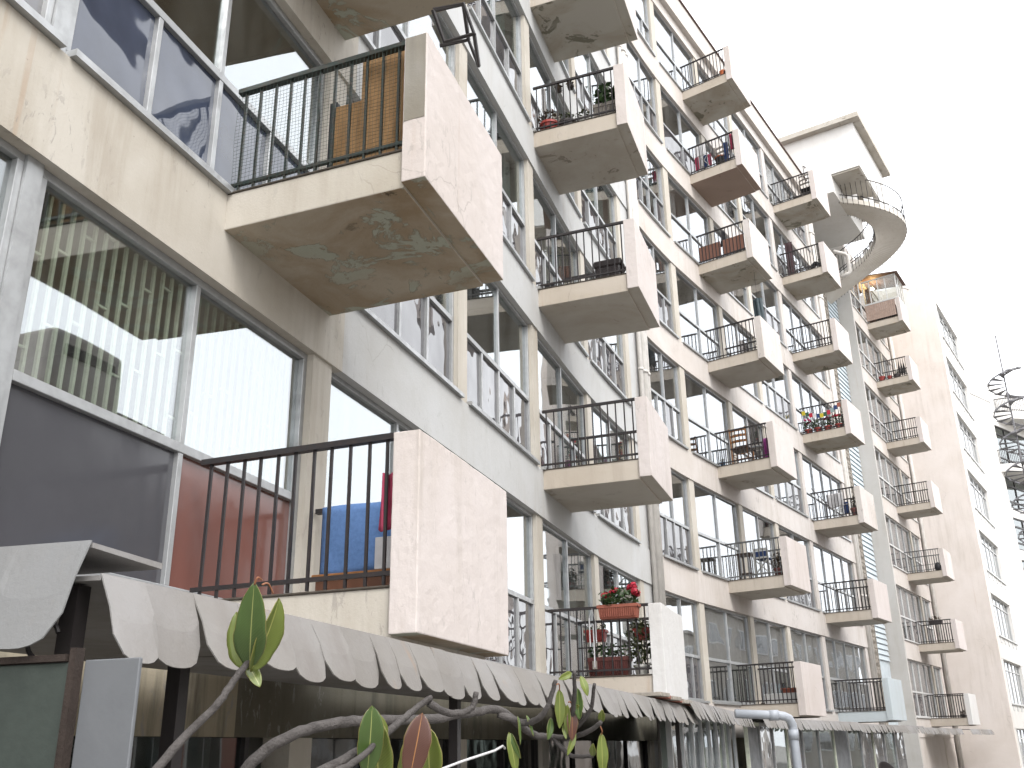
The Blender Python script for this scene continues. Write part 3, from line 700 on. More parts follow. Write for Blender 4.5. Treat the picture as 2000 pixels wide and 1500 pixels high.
# steel spiral stair in front of it
sp = thing('steel_staircase', 'slim dark steel spiral staircase around a pole by the white block', 'staircase', V((at(1944, 656, 71).x, at(1944, 656, 71).y, 0)))
ptp = at(1944, 656, 71)
base = V((ptp.x, ptp.y, 0)); top_z = ptp.z
m = MB(); m.tube([base, V((base.x, base.y, top_z))], .09, 8, .05); m.build('pole', 'steel_dark', sp)
n = int((ZC+24.8)/.21); str_pts = []
for i in range(n):
    a = i*.6; z = .6+i*.21; F = Fr(V((base.x, base.y, z)), V((math.cos(a), math.sin(a), 0)), V((-math.sin(a), math.cos(a), 0)))
    str_pts.append(F.p(1.2, 0, .05))
    if z > 10:
        m = MB(); m.hexa([F.p(.05, -.05, 0), F.p(1.2, -.24, 0), F.p(1.2, .24, 0), F.p(.05, .05, 0), F.p(.05, -.05, .025), F.p(1.2, -.24, .025), F.p(1.2, .24, .025), F.p(.05, .05, .025)]); m.build('tread', 'steel_dark', sp)
m = MB(); m.sweep([[p+V((0, 0, -.05)), p+V((0, 0, .06)), p+(V((base.x, base.y, p.z))-p).normalized()*.05+V((0, 0, .06)), p+(V((base.x, base.y, p.z))-p).normalized()*.05+V((0, 0, -.05))] for p in str_pts]); m.build('stringer', 'steel_dark', sp)
# ------------------------------------------------------------------ rooftop concrete spiral stair
st = thing('spiral_staircase', 'pale concrete spiral staircase curling out from the roof edge', 'staircase', Fc.p(14.5, 1.5, ZC+17.6))
SCX, OCX, RS, RO, SW, Z0S, Z1S = 14.72, 1.18, .916, 1.325, 1.205, 20.53+.2, 17.30+.2
key = [(SCX-RS, OCX-.75+.25*i, 0) for i in range(3)] + [(SCX+RS*math.sin(t_), OCX+RO*math.cos(t_), 0) for t_ in [-math.pi/2+math.pi*i/14 for i in range(15)]] + [(SCX+RS, OCX-.25*i, 0) for i in range(1, 8)]
_L = [0]
for _a, _b in zip(key, key[1:]): _L.append(_L[-1]+math.dist(_a, _b))
key = [(x, y, Z0S+(Z1S-Z0S)*l/_L[-1]) for (x, y, z), l in zip(key, _L)]
def cr(K, x):
    n = len(K)-1; i = min(int(x*n), n-1); f = x*n-i; P = [V(K[max(0, min(n, i+d))]) for d in (-1, 0, 1, 2)]
    return .5*((2*P[1]) + (P[2]-P[0])*f + (2*P[0]-5*P[1]+4*P[2]-P[3])*f*f + (3*P[1]-P[0]-3*P[2]+P[3])*f**3)
N = 96; cl = [cr(key, i/N) for i in range(N+1)]
secs, outer, inner = [], [], []
for i, q in enumerate(cl):
    d = cl[min(i+1, N)]-cl[max(i-1, 0)]; d.z = 0; d.normalize(); nn = V((-d.y, d.x, 0))   # nn points to the outside of the turn
    if (q+nn-V((SCX, .3, q.z))).length < (q-nn-V((SCX, .3, q.z))).length: nn = -nn
    o_, i_ = q+nn*SW/2, q-nn*SW/2
    outer.append(Fc.p(o_.x, o_.y, ZC+q.z)); inner.append(Fc.p(i_.x, i_.y, ZC+q.z))
    secs.append([inner[-1]+V((0, 0, -.2)), outer[-1]+V((0, 0, -.2)), outer[-1], inner[-1]])
m = MB(); m.sweep(secs); m.build('stair_slab', 'stair_concrete', st, smooth=False)
for i in range(2, N-4, 6):
    a, b = outer[i], inner[i]; a2, b2 = outer[i+4], inner[i+4]
    m = MB(); hh = max(a.z, a2.z)+.06
    m.hexa([V((b.x, b.y, b.z-.02)), V((a.x, a.y, a.z-.02)), V((a2.x, a2.y, a2.z-.02)), V((b2.x, b2.y, b2.z-.02)), V((b.x, b.y, hh+.05)), V((a.x, a.y, hh+.05)), V((a2.x, a2.y, hh+.05)), V((b2.x, b2.y, hh+.05))]); m.build('step', 'tower_white', st)
for side, nm in ((outer, 'railing'), (inner, 'railing')):
    m = MB(); up = V((0, 0, 1))
    m.tube([p+up*1.0 for p in side], .02, 5); m.tube([p+up*.14 for p in side], .018, 5)
    for i in range(0, N+1, 2): m.tube([side[i]-up*.26, side[i]+up*1.0], .011, 4)
    tag(m.build(nm, 'rail_black', st), None, None, kind='stuff')
# roof terrace railing running on from the parapet
m = MB(); rp = [Fc.p(12.15, .1, ZC+20.72), Fc.p(12.9, .36, ZC+20.72), Fc.p(13.2, .4, ZC+20.72)]
m.tube([p+V((0, 0, .95)) for p in rp], .02, 5)
for i in range(9):
    f = i/8*2; k = min(int(f), 1); p = rp[k].lerp(rp[k+1], f-k); m.tube([p, p+V((0, 0, .95))], .012, 4)
tag(m.build('roof_railing', 'rail_black', mid_b), None, None, kind='stuff')
# ------------------------------------------------------------------ low blocks across the courtyard (seen only as reflections)
def low_block(F, w_, d_, h_, mat, label, nfl, nb_):
    b = thing('low_block', label, 'building', F.p(w_/2, d_/2, 0))
    m = MB(); m.box(F, 0, w_, 0, d_, 0, h_); m.build('wall', mat, b)
    m = MB(); m.box(F, -.2, w_+.2, -.2, d_+.2, h_, h_+.3); m.build('roof', 'grey_wall', b)
    for i in range(nfl):
        for j in range(nb_):
            a = (j+.5)*w_/nb_; z = 1.2+i*(h_/nfl)
            m = MB(); m.box(F, a-.9, a+.9, -.06, .0, z, z+1.4); wn = m.build('window', 'white_frame', b)
            m = MB(); m.box(F, a-.8, a-.03, -.075, -.061, z+.1, z+1.3); m.build('pane', 'glass_black', wn)
            m = MB(); m.box(F, a+.03, a+.8, -.075, -.061, z+.1, z+1.3); m.build('pane', 'glass_black', wn)
    return b
Fo = Fr(ABF().p(7, 15, 0), v3(T1), v3(nrm(T1)))
lb = low_block(Fo, 11.2, 9, 10.6, 'grey_wall', 'grey block across the yard with a boxy roof hut', 4, 4)
m = MB(); m.box(Fo, 7.3, 10.0, .4, 4, 10.9, 12.9); m.build('roof_hut', 'grey_wall', lb, bevel=.15); m = MB(); m.box(Fo, 7.7, 9.6, .36, .4, 12.2, 12.5); m.build('vent_slot', 'dark_frame', lb)
low_block(Fr(ABF().p(18.5, 15.5, 0), v3(T1), v3(nrm(T1))), 8, 9, 9.8, 'rose_wall', 'rose coloured block across the yard', 3, 3)
low_block(Fr(ABF().p(-6, 16, 0), v3(T1), v3(nrm(T1))), 12.5, 9, 12.5, 'grey_wall', 'tall grey block across the yard behind the viewer', 4, 4)
low_block(Fr(CDF().p(14, 17.5, 0), v3(T2), v3(nrm(T2))), 66, 9, 10.5, 'beige_wall', 'long beige block across the yard', 3, 20)
#PART2
# ------------------------------------------------------------------ scalloped awnings along the ground storey
ZA = ZC + .40
def awning(pts, label, pitch=.2, drop=.182, inner=.05, rise=.05, mat='sheet_metal'):
    """pts: list of (xy outer point, xy inner point) along the run"""
    aw = thing('scalloped_awning', label, 'awning', pts[0][1], 'scalloped sheet metal awnings')
    m = MB()
    m.sweep([[a, b+V((0, 0, rise)), b+V((0, 0, rise+.015)), a+V((0, 0, .012))] for a, b in pts]); m.build('roof_sheet', 'sheet_metal', aw)
    # valance
    P = [a for a, b in pts]; N = [(a-b).normalized() for a, b in pts]; Ls = [0]
    for i in range(len(P)-1): Ls.append(Ls[-1]+(P[i+1]-P[i]).length)
    def samp(x):
        for i in range(len(P)-1):
            if x <= Ls[i+1] or i == len(P)-2:
                f = (x-Ls[i])/(Ls[i+1]-Ls[i]); return P[i].lerp(P[i+1], f), N[i].lerp(N[i+1], f)
    n = max(2, round(Ls[-1]/pitch)); m = MB(); K = 8
    top, bot = [], []
    sheet = max(1, round(2.0/pitch)); cuts = [0.]
    for k in range(n): cuts.append(cuts[-1]+random.uniform(.78, 1.22))
    cuts = [q_*Ls[-1]/cuts[-1] for q_ in cuts]
    for k in range(n):
        wob = random.uniform(-.012, .012); out = random.uniform(.06, .10); dd = drop*random.uniform(.93, 1.05)
        for j in range(K+1):
            x = cuts[k] + (cuts[k+1]-cuts[k])*j/K; p, nn = samp(min(x, Ls[-1]))
            e = abs(2*j/K-1); prof = .67 + .33*math.sqrt(max(0, 1-e**2.6))
            sl = .02*math.sin(x*1.7)+(.012 if (k // sheet) % 2 else 0)
            a_, b_ = p+nn*(sl*.4)+V((0, 0, .016)), p+nn*(out*prof+sl+wob*prof)+V((0, 0, -dd*prof))
            i = len(m.v); m.v += [tuple(a_), tuple(a_.lerp(b_, .55)+nn*.006), tuple(b_)]
            if j:
                for q in (0, 1): m.f.append((i-3+q, i-2+q, i+1+q, i+q)); m.mi.append(0)
    m.build('valance', mat, aw, solid=.004)
    return aw
Fa = ABF()
def ab_run(s0, s1, z, off=2.0, inn=.1):
    n = max(2, int((s1-s0)/.5)); return [(Fa.p(s0+(s1-s0)*i/n, off, z), Fa.p(s0+(s1-s0)*i/n, inn, z)) for i in range(n+1)]
def path_run(u0, u1, z, off=2.0, inn=.15):
    n = max(2, int((u1-u0)/.6)); return [(FP(u0+(u1-u0)*i/n, off, z), FP(u0+(u1-u0)*i/n, inn, z)) for i in range(n+1)]
awning(ab_run(-3.02, -.86, ZA-.008), 'scalloped grey awning behind the upright rubber plant leaves')
awning(ab_run(-.98, 2.12, ZA-.012, 2.0), 'scalloped grey awning under the blank pink parapet')
awning(ab_run(2.02, 6.1, ZA-.015, 2.0), 'scalloped grey awning under the red geranium box')
awning(ab_run(5.7, 12.4, ZA+.035, 2.06), 'scalloped grey awning ending at the bent white pipe')
awning(path_run(12.6, 20.5, ZA+.03, 2.1), 'scalloped grey awning with a torn fringe past the bent pipe')
awning(path_run(20.7, 27.5, ZA, 2.05), 'scalloped grey awning below the pale blue balcony')
awning(path_run(28.3, 34.0, ZA-.02, 1.9), 'scalloped grey awning in the recess between the wings')
awning(path_run(c+18.5, c+23.3, ZA, 1.6), 'short scalloped awning below the white balcony parapet')
n = 6; awning([(Fa.p(-3.06, .55+1.45*i/n, ZA+.085-.022*i/n), Fa.p(-2.8, .55+1.45*i/n, ZA+.085-.022*i/n)) for i in range(n+1)], 'end flap of wide scallops above the green metal sheet', pitch=.207, drop=.238, rise=-.01, mat='sheet_flap')
def post(px, py, s, off, z1, label):
    F = Fa.sub(s, off, 0); m = MB(); m.box(F, -.022, .022, -.022, .022, 0, z1); return tag(m.build('awning_post', 'dark_frame', None), label, 'post', 'awning posts')
post(0, 0, -2.98, 1.9, ZA-.01, 'dark square awning post beside the iron scrolls')
post(0, 0, -2.5, 1.86, ZA-.01, 'dark square awning post behind the rubber plant twig')
post(0, 0, -.42, 1.88, ZA-.01, 'dark square awning post with a rope tied round it')
post(0, 0, 5.9, 1.9, ZA+.01, 'dark thin post at the near edge of the glazed porch')
# iron scroll brackets
F = Fa.sub(-3.03, 1.75, ZC+.28)
for k, (cx, cz, r, a0, a1) in enumerate(((.115, -.02, .045, .3, 4.8), (.06, -.075, .075, -2.9, -.2), (-.23, -.07, .06, -3.3, .2))):
    m = MB(); m.tube([F.p(0, cx+r*math.cos(a0+(a1-a0)*i/16), cz+r*math.sin(a0+(a1-a0)*i/16)) for i in range(17)], .006, 6)
    tag(m.build('iron_scroll', 'dark_frame', None), ['small closed curl of wrought iron beside the corner post', 'open arc of wrought iron under the scallop flap', 'outer arc of wrought iron under the scallop flap'][k], 'ironwork', 'wrought iron brackets')
m = MB(); m.tube([F.p(0, -.27, .02), F.p(0, -.22, -.12)], .009, 6); tag(m.build('iron_strut', 'dark_frame', None), 'short slanted dark iron strut under the scallop flap', 'ironwork')
# sheet metal screens in front of the ground storey
m = MB(); F = Fa.sub(-3.12, 0, 0); m.box(F, 0, .012, .9, 2.035, 0, ZC+.195); tag(m.build('metal_screen', 'sheet_green', None, bevel=.003), 'dull green sheet metal screen with a rusted edge', 'screen')
m = MB(); m.box(F, -.006, .02, 2.037, 2.055, 0, ZC+.225); tag(m.build('rusty_angle', 'rust', None), 'rusty angle iron between the green and grey sheets', 'post')
m = MB(); m.box(F, .02, .03, 2.058, 2.205, 0, ZC+.20); tag(m.build('metal_screen', 'sheet_grey', None, bevel=.003), 'light grey sheet metal screen with dark drips', 'screen')
m = MB(); m.box(F, -.01, .03, .85, 2.03, ZC+.197, ZC+.212); tag(m.build('screen_rail', 'rust', None), 'rusty rail along the top of the green sheet', 'rail')
# low wall and dark yard behind the awnings
m = MB(); F = Fa.sub(6.2, 1.75, 0)
pr_ = thing('glazed_porch', 'glazed porch of white mullions behind the scalloped fringe and bent pipe', 'porch', F.p(3, 0, 0))
m.box(F, 0, 6.4, -.05, .05, 0, .9); m.build('dwarf_wall', 'grey_wall', pr_)
m = MB()
for i in range(9): m.box(F, i*.79, i*.79+.05, -.03, .03, .9, ZA-.02)
m.box(F, 0, 6.4, -.028, .028, .9, .96); m.box(F, 0, 6.4, -.028, .028, ZA-.08, ZA-.021); m.build('frame', 'aluminium', pr_)
for i in range(8): q = MB(); q.box(F, i*.79+.05, i*.79+.79, -.004, .004, .96, ZA-.08); q.build('pane', 'glass_dim', pr_)
for i in range(4): curtain(Fr(F.p(.1+i*1.55, 0, 0), F.t, F.n), 0, .62, .95, ZA-.1, 'curtain_teal' if i % 2 else 'curtain_white', ['white curtain at the near end of the glazed porch', 'pale teal curtain near the middle of the glazed porch', 'white curtain past the middle of the glazed porch', 'pale teal curtain at the pipe end of the glazed porch'][i], 'curtains in the glazed porch', b=-.14)
pr2 = thing('glazed_porch', 'dim glazed porch with grey sheets under the torn fringe', 'porch', FP(17, 1.7, 0))
for i in range(12):
    ua, ub = 13.0+i*1.1, 13.0+(i+1)*1.1; a, b = FP(ua, 1.75, 0), FP(ub, 1.75, 0); t = (b-a).normalized(); F = Fr(a, t, V((t.y, -t.x, 0))); W = (b-a).length
    m = MB(); m.box(F, 0, .05, -.03, .03, 0, ZA-.02); m.box(F, .05, W, -.028, .028, ZA-.09, ZA-.03); m.box(F, .05, W, -.028, .028, .8, .86); m.build('frame', 'aluminium' if i % 3 else 'grille_paint', pr2)
    q = MB(); q.box(F, .05, W, -.004, .004, .86, ZA-.09); q.build('pane', random.choice(['glass_dim', 'sheet_grey', 'film', 'glass_dim']), pr2)
    q = MB(); q.box(F, .05, W, -.006, .006, 0, .8); q.build('lower_panel', 'sheet_grey', pr2)
# tiles on the wall top beside the geranium box
for i in range(6):
    F = Fa.sub(4.15+i*.34, 1.9, ZC+.425-.004*i, .08*(-1)**i); m = MB(); m.box(F, 0, .33, -.16, .16, 0, .035); tag(m.build('roof_tile', 'terracotta' if i % 2 else 'block', None, bevel=.004), 'red clay tile laid on the awning edge' if i % 2 else 'grey concrete tile laid on the awning edge', 'tile', 'red tiles on the awning edge' if i % 2 else 'grey tiles on the awning edge')
# bent pvc pipe
m = MB(); e0 = at(1436, 1394, 12.4); e1 = at(1520, 1397, 12.4); e2 = at(1541, 1403, 12.4); e3 = at(1549, 1425, 12.4); e4 = V((e3.x+.02, e3.y, 0))
m.tube([e0, e1, e1.lerp(e2, .6)+V((0, 0, .01)), e2, e3+V((0, 0, .06)), e3, e4], .055, 12)
m.tube([e1-V((.12, 0, 0)), e1], .066, 12); m.tube([e3+V((0, 0, -.12)), e3], .066, 12)
tag(m.build('bent_pipe', 'pvc', None, smooth=True), 'bent bluish plastic waste pipe turning down beside the awning', 'pipe')
# satellite dish
q = at(1738, 1512, 15); dd = thing('satellite_dish', 'dark satellite dish poking up below the pale blue balcony', 'dish', V((q.x, q.y, 0)))
m = MB(); ax = V((.5, -.75, .45)).normalized(); X = ax.cross(V((0, 0, 1))).normalized(); Y = X.cross(ax)
m.lathe(Fr(q, X, Y, ax), [(.01, -.07), (.10, -.06), (.17, -.03), (.215, .0), (.205, .002), (.16, -.02), (.09, -.045), (.01, -.055)], 20); m.build('reflector', 'dark_frame', dd, smooth=True)
m = MB(); m.tube([V((q.x, q.y, 0)), q-ax*.06], .025, 8); m.build('mast', 'steel_dark', dd)
# ------------------------------------------------------------------ rubber plant
fp = thing('rubber_plant', 'rubber plant with bare grey branches and big glossy leaves before the awnings', 'plant', V((at(450, 1545, 2.3).x, at(450, 1545, 2.3).y, 0)))
def branch(pts, r0, r1, nm='branch'):
    P = [at(*p) for p in pts]; K = [(p.x, p.y, p.z) for p in P]; n = 6*(len(K)-1)
    m = MB(); m.tube([cr(K, i/n)+V((random.uniform(-1, 1), random.uniform(-1, 1), random.uniform(-1, 1)))*r0*.12 for i in range(n+1)], r0, 9, r1); return m.build(nm, 'bark', fp, smooth=True)
g0 = V((at(450, 1545, 2.3).x, at(450, 1545, 2.3).y, 0)); j1 = at(450, 1545, 2.35)
m = MB(); m.tube([g0, g0.lerp(j1, .4)+V((.05, .02, 0)), g0.lerp(j1, .75)+V((-.04, .0, 0)), j1], .04, 10, .017); m.build('trunk', 'bark', fp, smooth=True)
branch([(450, 1545, 2.35), (496, 1486, 2.37), (560, 1440, 2.4), (640, 1415, 2.45), (720, 1407, 2.5), (830, 1405, 2.6), (930, 1391, 2.7), (972, 1386, 2.75), (1010, 1412, 2.8), (1045, 1436, 2.85), (1080, 1438, 2.85)], .0155, .010)
branch([(300, 1510, 1.72), (360, 1440, 1.78), (420, 1380, 1.83), (462, 1322, 1.88), (490, 1286, 1.9)], .0088, .0062)
branch([(600, 1520, 1.75), (690, 1472, 1.82), (755, 1430, 1.9), (792, 1400, 1.95), (842, 1362, 2.0)], .010, .006)
branch([(838, 1372, 2.0), (862, 1388, 2.02), (895, 1393, 2.04), (922, 1382, 2.06), (930, 1352, 2.07)], .0085, .006)
branch([(972, 1394, 2.75), (1020, 1411, 2.75), (1045, 1407, 2.72), (1066, 1388, 2.7), (1077, 1360, 2.7), (1085, 1328, 2.7)], .011, .006)
branch([(1076, 1440, 2.85), (1110, 1441, 2.8), (1145, 1431, 2.75), (1174, 1410, 2.72)], .009, .006)
branch([(1080, 1438, 2.85), (1098, 1462, 2.8), (1120, 1477, 2.78), (1158, 1477, 2.75)], .008, .005)
branch([(1104, 1442, 2.8), (1132, 1414, 2.76), (1154, 1385, 2.73), (1161, 1336, 2.7)], .007, .005)
branch([(1108, 1441, 2.8), (1118, 1400, 2.74), (1122, 1350, 2.7), (1122, 1312, 2.68)], .008, .005)
branch([(620, 1520, 1.7), (690, 1490, 1.75), (745, 1440, 1.82)], .008, .005)
def leaf(base, tip, wpx, mat, roll=0., bend=.12, fold=.25, nm='leaf'):
    B, T = at(*base), at(*tip); dpt = base[2]; W = wpx/FPX*dpt; Lv = T-B; Ln = Lv.length; y = Lv.normalized()
    vw = (B-V((0, 0, ZC))).normalized(); x = y.cross(vw).normalized(); z = x.cross(y).normalized()
    if z.dot(vw) > 0: x, z = -x, -z     # top side towards the viewer
    x, z = x*math.cos(roll)+z*math.sin(roll), z*math.cos(roll)-x*math.sin(roll)
    NU, NV = 14, 8; vs, fs, uv = [], [], []
    ph = random.random()*6
    for i in range(NU+1):
        v = i/NU; wd = W*.5*(math.sin(math.pi*min(1, v**.85))**.72)*(1 if v < .93 else (1-v)/.07*.6+.4*(1-v)/.07)
        wd *= 1+.045*math.sin(v*13+ph)+.02*math.sin(v*31+ph*2)
        for j in range(NV+1):
            s_ = 2*j/NV-1
            vs.append(tuple(B + y*(Ln*v) + x*(wd*s_) + z*(fold*wd*abs(s_)**1.3 - bend*Ln*4*v*(1-v)*-.35 + .012*Ln*math.sin(v*9+ph)*abs(s_)))); uv.append((.5+.5*s_, v))
    for i in range(NU):
        for j in range(NV):
            a = i*(NV+1)+j; fs.append((a, a+1, a+NV+2, a+NV+1))
    me = bpy.data.meshes.new(nm); me.from_pydata(vs, [], fs); me.update(); me.materials.append(MAT[mat])
    # front side (texture side) towards z
    if sum((p.normal.dot(z) for p in me.polygons)) < 0: me.flip_normals()
    ul = me.uv_layers.new(name='UVMap')
    for lp in me.loops: ul.data[lp.index].uv = uv[lp.vertex_index]
    me.polygons.foreach_set('use_smooth', [True]*len(me.polygons))
    o = bpy.data.objects.new(nm, me); COL.objects.link(o); o.parent = fp; o.matrix_parent_inverse = parent_inv(fp)
    md = o.modifiers.new('solid', 'SOLIDIFY'); md.thickness = .0012
    return o
leaf((487, 1306, 1.9), (497, 1136, 1.86), 62, 'ficus_deep', .15)
leaf((489, 1312, 1.9), (546, 1168, 1.92), 62, 'ficus', -.75, fold=.35)
leaf((484, 1310, 1.91), (462, 1195, 1.95), 58, 'ficus', .6)
leaf((485, 1300, 1.93), (508, 1342, 1.9), 26, 'ficus', .3)
leaf((727, 1378, 1.8), (716, 1520, 1.8), 52, 'ficus_deep', .2)
leaf((738, 1405, 1.84), (742, 1560, 1.84), 66, 'ficus', -.35)
leaf((731, 1388, 1.87), (752, 1470, 1.87), 30, 'ficus', .6)
leaf((825, 1392, 1.8), (798, 1530, 1.78), 54, 'ficus_brown', .1)
leaf((812, 1420, 1.86), (788, 1545, 1.86), 60, 'ficus', .5)
leaf((838, 1420, 1.85), (842, 1545, 1.85), 62, 'ficus', -.45)
for b_, t_, w_, mt, ro in [((1092, 1346), (1093, 1424), 21, 'ficus', .3), ((1108, 1376), (1109, 1434), 16, 'ficus', -.4), ((1117, 1378), (1117, 1448), 22, 'ficus_brown', .2), ((1124, 1430), (1108, 1476), 12, 'ficus', .2),
                           ((1128, 1344), (1132, 1406), 21, 'ficus_deep', -.3), ((1134, 1320), (1148, 1360), 15, 'ficus', .4), ((1117, 1314), (1091, 1327), 14, 'ficus', .2), ((1174, 1410), (1176, 1386), 14, 'ficus', 0),
                           ((1174, 1432), (1176, 1520), 23, 'ficus', .35), ((1158, 1477), (1158, 1452), 13, 'ficus', .2), ((994, 1430), (1008, 1512), 22, 'ficus', .3), ((998, 1432), (1017, 1482), 12, 'ficus_deep', -.5),
                           ((1076, 1402), (1070, 1446), 16, 'ficus_deep', .6), ((1100, 1415), (1106, 1444), 9, 'ficus', .1), ((1011, 1398), (1016, 1455), 7, 'ficus_deep', .8), ((1028, 1396), (1042, 1438), 7, 'ficus_deep', .7), ((1120, 1384), (1131, 1378), 9, 'ficus', .2)]:
    leaf((*b_, 2.74), (*t_, 2.72), w_, mt, ro)
for pts in ([(497, 1142, 1.86), (503, 1128, 1.86), (512, 1133, 1.87)], [(512, 1142, 1.88), (524, 1140, 1.9), (534, 1160, 1.91)], [(1085, 1338, 2.72), (1092, 1336, 2.73), (1093, 1350, 2.74)], [(1110, 1372, 2.72), (1114, 1371, 2.72), (1118, 1380, 2.73)], [(1172, 1418, 2.73), (1176, 1428, 2.73), (1174, 1436, 2.74)]):
    m = MB(); m.tube([cr([tuple(at(*p)) for p in pts], i/8) for i in range(9)], .0022, 6, .0016); m.build('petiole', 'petiole', fp, smooth=True)
m = MB(); m.tube([at(860, 1503, 2.6), at(905, 1486, 2.65), at(966, 1466, 2.72), at(982, 1457, 2.75), at(986, 1462, 2.76)], .0035, 6); tag(m.build('rope', 'cloth_white', None), 'white rope tied to a dark awning post', 'rope')
# ------------------------------------------------------------------ things on the balconies
def foliage(F, rx, ry, rz, n, mat, parent, size=.04, nm='foliage', zc=0.):
    m = MB()
    for i in range(n):
        a = random.random()*6.283; r = math.sqrt(random.random()); h = random.uniform(-1, 1)*math.sqrt(max(0, 1-r*r*.8))
        p = F.p(rx*r*math.cos(a), ry*r*math.sin(a), zc+rz*h); s_ = size*random.uniform(.6, 1.3)
        d = V((random.uniform(-1, 1), random.uniform(-1, 1), random.uniform(-.6, .8))).normalized(); e = d.cross(V((random.uniform(-1, 1), random.uniform(-1, 1), 1))).normalized()
        m.face([p-d*s_*.6, p+e*s_*.42, p+d*s_*.8, p-e*s_*.42])
    return tag(m.build(nm, mat, parent), None, None, kind='stuff')
def blossoms(F, pts, r, mat, parent):
    for (a, b, h) in pts:
        m = MB()
        for i in range(26):
            d = V((random.gauss(0, 1), random.gauss(0, 1), random.gauss(0, 1))).normalized(); p = F.p(a, b, h)+d*r*random.uniform(.55, 1); e = d.cross(V((.3, .5, 1))).normalized(); g_ = d.cross(e)
            s_ = r*.5; m.face([p-e*s_, p+g_*s_, p+e*s_, p-g_*s_])
        m.build('blossom', mat, parent)
def pot_profile(r, h): return [(r*.72, 0), (r*.95, h*.8), (r*1.08, h*.8), (r*1.1, h), (r*.95, h), (r*.93, h*.9)]
def potted(F, r, h, pm, label, leafm='leaf_green', fol=(.14, .14), nleaf=120, flower=None, nf=0, group=None, cat='plant', fsize=.045):
    t = thing('potted_plant', label, cat, F.O, group)
    m = MB(); m.lathe(F, pot_profile(r, h), 14); m.build('pot', pm, t, smooth=False)
    m = MB(); m.lathe(F, [(r*.9, h*.86), (r*.9, h*.92)], 12); m.build('soil', 'soil', t)
    foliage(F, fol[0], fol[0], fol[1], nleaf, leafm, t, fsize, zc=h+fol[1]*.75)
    m = MB()
    for i in range(5):
        a = i*1.3; m.tube([F.p(0, 0, h*.9), F.p(fol[0]*.5*math.cos(a), fol[0]*.5*math.sin(a), h+fol[1])], .005, 4)
    tag(m.build('stems', leafm, t), None, None, kind='stuff')
    if flower: blossoms(F, [(random.uniform(-1, 1)*fol[0]*.8, random.uniform(-1, 1)*fol[0]*.8, h+fol[1]*random.uniform(1.3, 2.0)) for _ in range(nf)], .042, flower, t)
    return t
def trough(F, L_, D_, h, pm, label, leafm='leaf_green', nleaf=150, fh=.14, flower=None, nf=0, group=None, fsize=.05):
    """long planter, runs along F.t"""
    t = thing('planter_box', label, 'planter', F.O, group); m = MB()
    m.hexa([F.p(.02, .02, 0), F.p(L_-.02, .02, 0), F.p(L_-.02, D_-.02, 0), F.p(.02, D_-.02, 0), F.p(0, 0, h), F.p(L_, 0, h), F.p(L_, D_, h), F.p(0, D_, h)])
    m.box(F, -.012, L_+.012, -.012, D_+.012, h*.84, h+.012)
    n = int(L_/.03)
    for i in range(n): x = .02+(L_-.04)*i/n; m.box(F, x, x+.012, -.006, D_+.006, h*.12, h*.82)
    m.build('box', pm, t)
    Fm = Fr(F.p(L_/2, D_/2, h+.02), F.t, F.n)
    foliage(Fm, L_*.5, D_*.7, fh, nleaf, leafm, t, fsize, zc=fh*.5)
    if flower: blossoms(Fm, [(random.uniform(-.48, .48)*L_, random.uniform(-.6, .6)*D_, fh*random.uniform(.8, 1.9)) for _ in range(nf)], .05, flower, t)
    return t
def swap(F): return Fr(F.O, F.n, F.t, F.k)      # run outward along the balcony
def drape(F, a0, a1, b, h0, h1, mat, label, cat, amp=.015, nm='cloth', group=None, waves=5, taper=0., solid=.01):
    m = MB(); ph = random.random()*6
    def fn(x, y):
        k = 1-taper*y; xc = (a0+a1)/2 + ((a0+(a1-a0)*x)-(a0+a1)/2)*k
        return F.p(xc, b+amp*math.sin(x*waves*2+ph+y)+amp*.6*math.sin(x*waves*4.3+y*3), h0+(h1-h0)*y + .02*math.sin(x*5+ph)*(1-y))
    m.grid(fn, 14, 10); return tag(m.build(nm, mat, None, smooth=True, solid=solid), label, cat, group)
def bx(F, a0, a1, b0, b1, h0, h1, mat, name, label, cat, bevel=.006, group=None):
    m = MB(); m.box(F, a0, a1, b0, b1, h0, h1); return tag(m.build(name, mat, None, bevel=bevel), label, cat, group)
# --- first column, lower balcony
F = bal_frame('A', 0); S = swap(F)
ck = thing('wooden_chest', 'low brown wooden chest under the blue mattress', 'chest', F.p(.5, 1.0, 0))
m = MB(); m.box(F, .38, .85, .66, 1.34, .02, .15); m.build('body', 'wood_brown', ck, bevel=.005); m = MB(); m.box(F, .36, .87, .64, 1.36, .152, .175); m.build('lid', 'wood_orange', ck, bevel=.004)
drape(S, .68, 1.33, .44, .178, .60, 'cloth_blue', 'blue towelling mattress propped on the wooden chest', 'mattress', amp=.012, nm='mattress', solid=.07, waves=2)
bx(F, .37, .39, 1.07, 1.34, .178, .37, 'cloth_white', 'white_board', 'small white board leaning on the blue mattress', 'board', .003)
drape(S, 1.25, 1.36, .06, .34, .66, 'cloth_pink', 'crumpled pink cloth pegged to the railing', 'cloth', amp=.02, taper=.5, waves=3)
